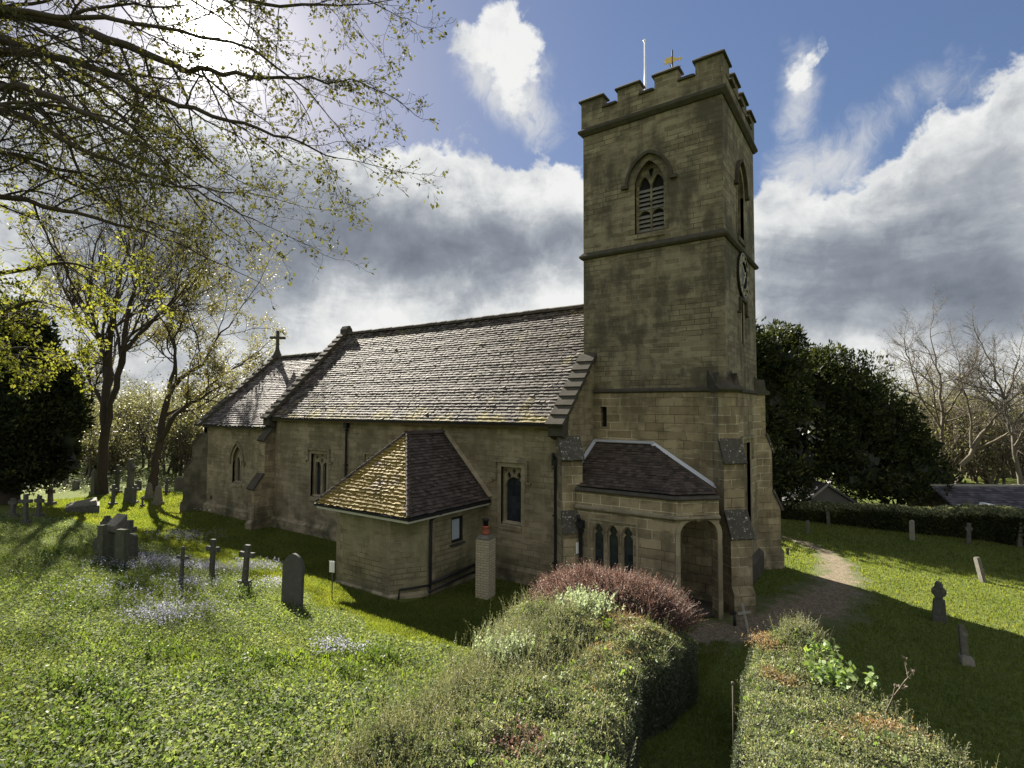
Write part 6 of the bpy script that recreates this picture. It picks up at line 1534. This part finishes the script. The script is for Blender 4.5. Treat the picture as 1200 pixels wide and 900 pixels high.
leafy('bramble', 'broad-leaved pale green bramble sprouting from the right hedge', [(985, 800, 26, .17, .05), (965, 775, 14, .12, .10), (1010, 806, 14, .12, .03)], .10, 'leaf_bramble')
# bare stem with buds at the right edge of that hedge
T = Tree(33); b0 = surf_at(surfR, 1030, 832); tipp = at(1066, 792, 6.9)
so_ = thing('bare_sapling', 'bare knobbly stem with bud clusters sticking out of the right hedge', 'shrub', b0)
pts = np.array([np.zeros(3)-V3((0, 0, .2)), (tipp-b0)*.45+V3((0, 0, -.03)), (tipp-b0)*.8, tipp-b0]); T.segs.append((pts, np.array([.013, .011, .009, .006])))
for q_ in (.45, .62, .8, .95):
    P = pts[0]+(pts[-1]-pts[0])*q_; P = np.array([np.interp(q_, [0, .45, .8, 1], pts[:, k]) for k in range(3)])
    Q, _ = T.limb(P, T.r.normal(size=3)*.6+np.array([0, 0, .8]), .2, .007, .004, 4, .15, (0, 0, 1), .1); T.tips.append((Q[-1], np.array([0, 0, 1.])))
T.tips.append((pts[-1], np.array([0, 0, 1.])))
T.mesh('stem', 'bark_pale', so_); T.foliage('buds', 'bark_pale', so_, 9, .045, .02)
# hedge along the far side of the right lawn
FH_f = [(-2.0, 16.6), (4.75, 16.9), (6.8, 16.9), (8.9, 16.75), (11.2, 16.9), (12.3, 16.7), (13.3, 16.2), (17.0, 13.2), (23, 8.0)]
FH_b = [(-1.9, 18.0), (4.9, 18.3), (7.1, 18.4), (9.3, 18.4), (11.9, 18.5), (13.3, 18.2), (14.4, 17.5), (18.2, 14.5), (24.2, 9.2)]
top_f = lambda s, t, xy: np.interp(xy[:, 0], [4, 9, 12], [.75, 1.05, 1.3])
hedge('hedge', 'long dark boundary hedge with a sunlit top along the far side of the right lawn', FH_f[::-1], FH_b[::-1], top_f, 420, .12, seed=15, rough=.10, facemat='leaf_yew')  # dark yew leaf on the sides puts their shade into the colour

# stray larger leaves and dark hollows that break up the clipped tops
for ho_, sf_, k_ in ((ol, surfL, 1500), (orr, surfR, 900)):
    P = sf_(rng.random(k_), rng.random(k_)); P[:, 2] += .02; sz = rng.uniform(.05, .10, k_)
    leaf_obj('stray_leaves', 'leaf_bramble', leaves_arrays(P, sz, sz*.6, up=(0, 0, .8), spread=.8), parent=ho_)
    P = sf_(rng.random(k_//2), rng.random(k_//2)); n_k = len(P)
    lv, st = shoots(P-np.array([0, 0, .06]), np.column_stack([rng.normal(size=(n_k, 2))*.5, np.ones(n_k)]), rng.uniform(.08, .26, n_k), 10, .036, .4)
    leaf_obj('stray_shoots', 'leaf_hedge', lv, st, parent=ho_)

# ------------------------------------------------------------------ grass, weeds and flowers
def scatter(n, x0, x1, y0, y1, ok, dref=9.0, pw=1.6):
    out = []
    tot = 0
    while tot < n:
        x = rng.uniform(x0, x1, n); y = rng.uniform(y0, y1, n)
        d = np.hypot(x-CAM[0], y-CAM[1]); k = (rng.random(n) < np.minimum(1, (dref/d)**pw)) & ok(x, y)
        P = np.column_stack([x[k], y[k]]); out.append(P); tot += len(P)
    P = np.concatenate(out)[:n]; return np.column_stack([P, hgt(P[:, 0], P[:, 1])])
def inside(x, y):     # church footprint, hedges and path keep their ground clear
    b = (x > -23.6) & (x < .1) & (y > -.1) & (y < 8.7) | (x > -.5) & (x < 4.6) & (y > -.1) & (y < 6.9) | (x > -6.6) & (x < -3.4) & (y > -3.8) & (y < 0)
    hl = (x > np.interp(-y, [3.5, 5, 6, 7.8, 9.2, 10.4, 12.6], [1.8, 1.6, 2.05, 2.75, 3.25, 3.5, 3.5])) & (x < np.interp(-y, [3.5, 6.2, 7.2, 9.7, 12], [4.9, 5.3, 5.1, 6, 6.6])) & (y < -3.6) & (y > -13)
    hr = (x > np.interp(-y, [3.7, 5, 7, 11], [6.5, 6.3, 6.6, 7.3])) & (x < np.interp(-y, [3.7, 6.5, 10], [7.1, 8.7, 10.6])) & (y < -3.7)
    pd = np.abs(x-np.interp(y, cp[:, 1], cp[:, 0])) < np.interp(y, cp[:, 1], cp[:, 2])*(.75+.35*np.sin(y*5)*np.sin(y*2.3+1))
    return b | hl | hr | (pd & (y > -1.2) & (y < 12))
weedy = lambda x, y: (y < -6.1+.35*np.sin(x*.8)+.25*np.sin(x*2.1+1)-.10*np.clip(x+2, 0, 6)) & (x < 4)
def blades(P, h, wd, lean=.35):
    n = len(P); h = h*rng.uniform(.5, 1.2, n); a = rng.uniform(0, 2*math.pi, n); b = np.column_stack([np.cos(a), np.sin(a), np.zeros(n)])*(wd*rng.uniform(.6, 1.2, n))[:, None]
    tip = P+np.column_stack([rng.normal(size=(n, 2))*lean*h[:, None], h])
    V = np.stack([P-b-np.array([0, 0, .01]), P+b-np.array([0, 0, .01]), tip], 1).reshape(-1, 3); return V, np.arange(n*3).reshape(n, 3)
Pg = np.concatenate([scatter(230000, 4, 22, -13, 20, lambda x, y: ~inside(x, y), 11, 1.5), scatter(150000, -34, 5, -9, 2, lambda x, y: ~inside(x, y) & ~weedy(x, y), 13, 1.5)])
dd = np.hypot(Pg[:, 0]-CAM[0], Pg[:, 1]-CAM[1])
V, Fq = blades(Pg, .045+.0014*dd, .0045+.0006*dd)
tag(raw_mesh('grass', V, Fq, 'blade'), 'mown green grass of the churchyard lawns', 'grass', kind='stuff')
Pw = scatter(62000, -26, 4, -17, -5, lambda x, y: weedy(x, y) & ~inside(x, y), 8, 1.5)
clumpy = vnoise(Pw, 1.5, 8)
Pw = Pw[(clumpy > -.55) | (rng.random(len(Pw)) < .4)]
n = len(Pw); hts = .07+.10*rng.random(n)+.07*vnoise(Pw, .9, 5)
I = np.repeat(np.arange(n), 6); Q = Pw[I]+np.column_stack([rng.normal(size=(n*6, 2))*.065, np.abs(rng.normal(size=n*6)*.35+.7)*np.clip(hts[I], .03, .3)])
sz = .042*rng.uniform(.5, 1.4, n*6)*(1+.28*np.clip(vnoise(Pw, .8, 31), -.6, 1))[I]; A = rng.normal(size=(n*6, 3)); A[:, 2] = .25
tag(leaf_obj('ground_cover', 'weed', leaves_arrays(Q, sz, sz*.62, up=(0, 0, .7), spread=.9, axis=A, axspread=.3)), 'low leafy ground cover on the foreground bank', 'plants', kind='stuff')
Pb = scatter(900, -14, 3, -16, -6.5, lambda x, y: weedy(x, y) & ~inside(x, y) & (vnoise(np.column_stack([x, y, x*0]), 1.3, 12) > .25), 6, 1.2)
I = np.repeat(np.arange(len(Pb)), 7); Q = Pb[I]+np.column_stack([rng.normal(size=(len(I), 2))*.03, np.zeros(len(I))]); sz = rng.uniform(.10, .22, len(I))
A = np.column_stack([rng.normal(size=(len(I), 2))*.45, np.ones(len(I))])
tag(leaf_obj('strap_leaves', 'weed_bright', leaves_arrays(Q, sz, sz*.16, spread=.9, axis=A, axspread=.15)), 'tufts of bright green upright strap leaves among the ground cover', 'plants', kind='stuff')
Pt_ = scatter(60000, -22, 4, -16, -5.5, lambda x, y: weedy(x, y) & ~inside(x, y), 8, 1.5)
V, Fq = blades(Pt_, .16, .006, .5)
tag(raw_mesh('tall_grass', V, Fq, 'blade'), 'longer grass growing through the ground cover', 'grass', kind='stuff')
cl = scatter(46, -16, 3, -16, -7.2, lambda x, y: weedy(x, y) & ~inside(x, y), 7, 1.0)
Bn = np.repeat(cl, 22, 0); Bn[:, :2] += rng.normal(size=(len(Bn), 2))*.20; Bn = Bn[weedy(Bn[:, 0], Bn[:, 1]) & ~inside(Bn[:, 0], Bn[:, 1])]; Bn[:, 2] = hgt(Bn[:, 0], Bn[:, 1]); n = len(Bn)
lv, st = shoots(Bn, np.column_stack([rng.normal(size=(n, 2))*.25, np.ones(n)]), rng.uniform(.16, .42, n), 14, .085, .45)
MT['nettle'] = leafmat('nettle_leaf', [(0, (.03, .048, .018)), (.5, (.065, .095, .032)), (1, (.12, .15, .055))], .4, (1.4, 1.5, .6), nscale=2)
tag(leaf_obj('nettles', 'nettle', lv, st), 'clumps of darker upright nettles rising from the ground cover', 'plants', kind='stuff')
fl_ = []
for px, py, r_, n in ((150, 668, .5, 120), (185, 662, .45, 200), (232, 668, .5, 200), (262, 672, .45, 140), (225, 690, .4, 90), (210, 722, .45, 140), (185, 733, .3, 120), (300, 668, .5, 180), (320, 690, .3, 80), (395, 768, .25, 70), (170, 700, .9, 120), (215, 632, .7, 160)):
    p, t = ground_at(px, py); Q = p+np.column_stack([rng.normal(size=(n, 2))*r_, np.zeros(n)]); Q[:, 2] = hgt(Q[:, 0], Q[:, 1]); fl_.append(Q)
Bl = np.concatenate(fl_); n = len(Bl); I = np.repeat(np.arange(n), 6)
Q = Bl[I]+np.column_stack([rng.normal(size=(n*6, 2))*.03, rng.uniform(.12, .30, n*6)]); sz = rng.uniform(.025, .05, n*6)
tag(leaf_obj('bluebells', 'bluebell', leaves_arrays(Q, sz, sz*.7, spread=1)), 'drifts of pale bluebells round the crosses', 'flowers', kind='stuff')
fl_ = []
for px, py, r_, n in ((20, 562, 3.0, 300), (70, 567, 2.5, 300), (100, 566, 2.0, 240), (210, 566, 2.2, 160), (40, 578, 1.6, 140), (250, 600, .6, 40)):
    p, t = ground_at(px, py); Q = p+np.column_stack([rng.normal(size=(n, 2))*r_, np.zeros(n)]); Q[:, 2] = hgt(Q[:, 0], Q[:, 1])+.22; fl_.append(Q)
Q = np.concatenate(fl_); Q = Q[~inside(Q[:, 0], Q[:, 1])]; sz = rng.uniform(.06, .13, len(Q))
tag(leaf_obj('wild_flowers', 'daffodil', leaves_arrays(Q, sz, sz*.8, spread=1)), 'pale spring flowers scattered under the far trees', 'flowers', kind='stuff')
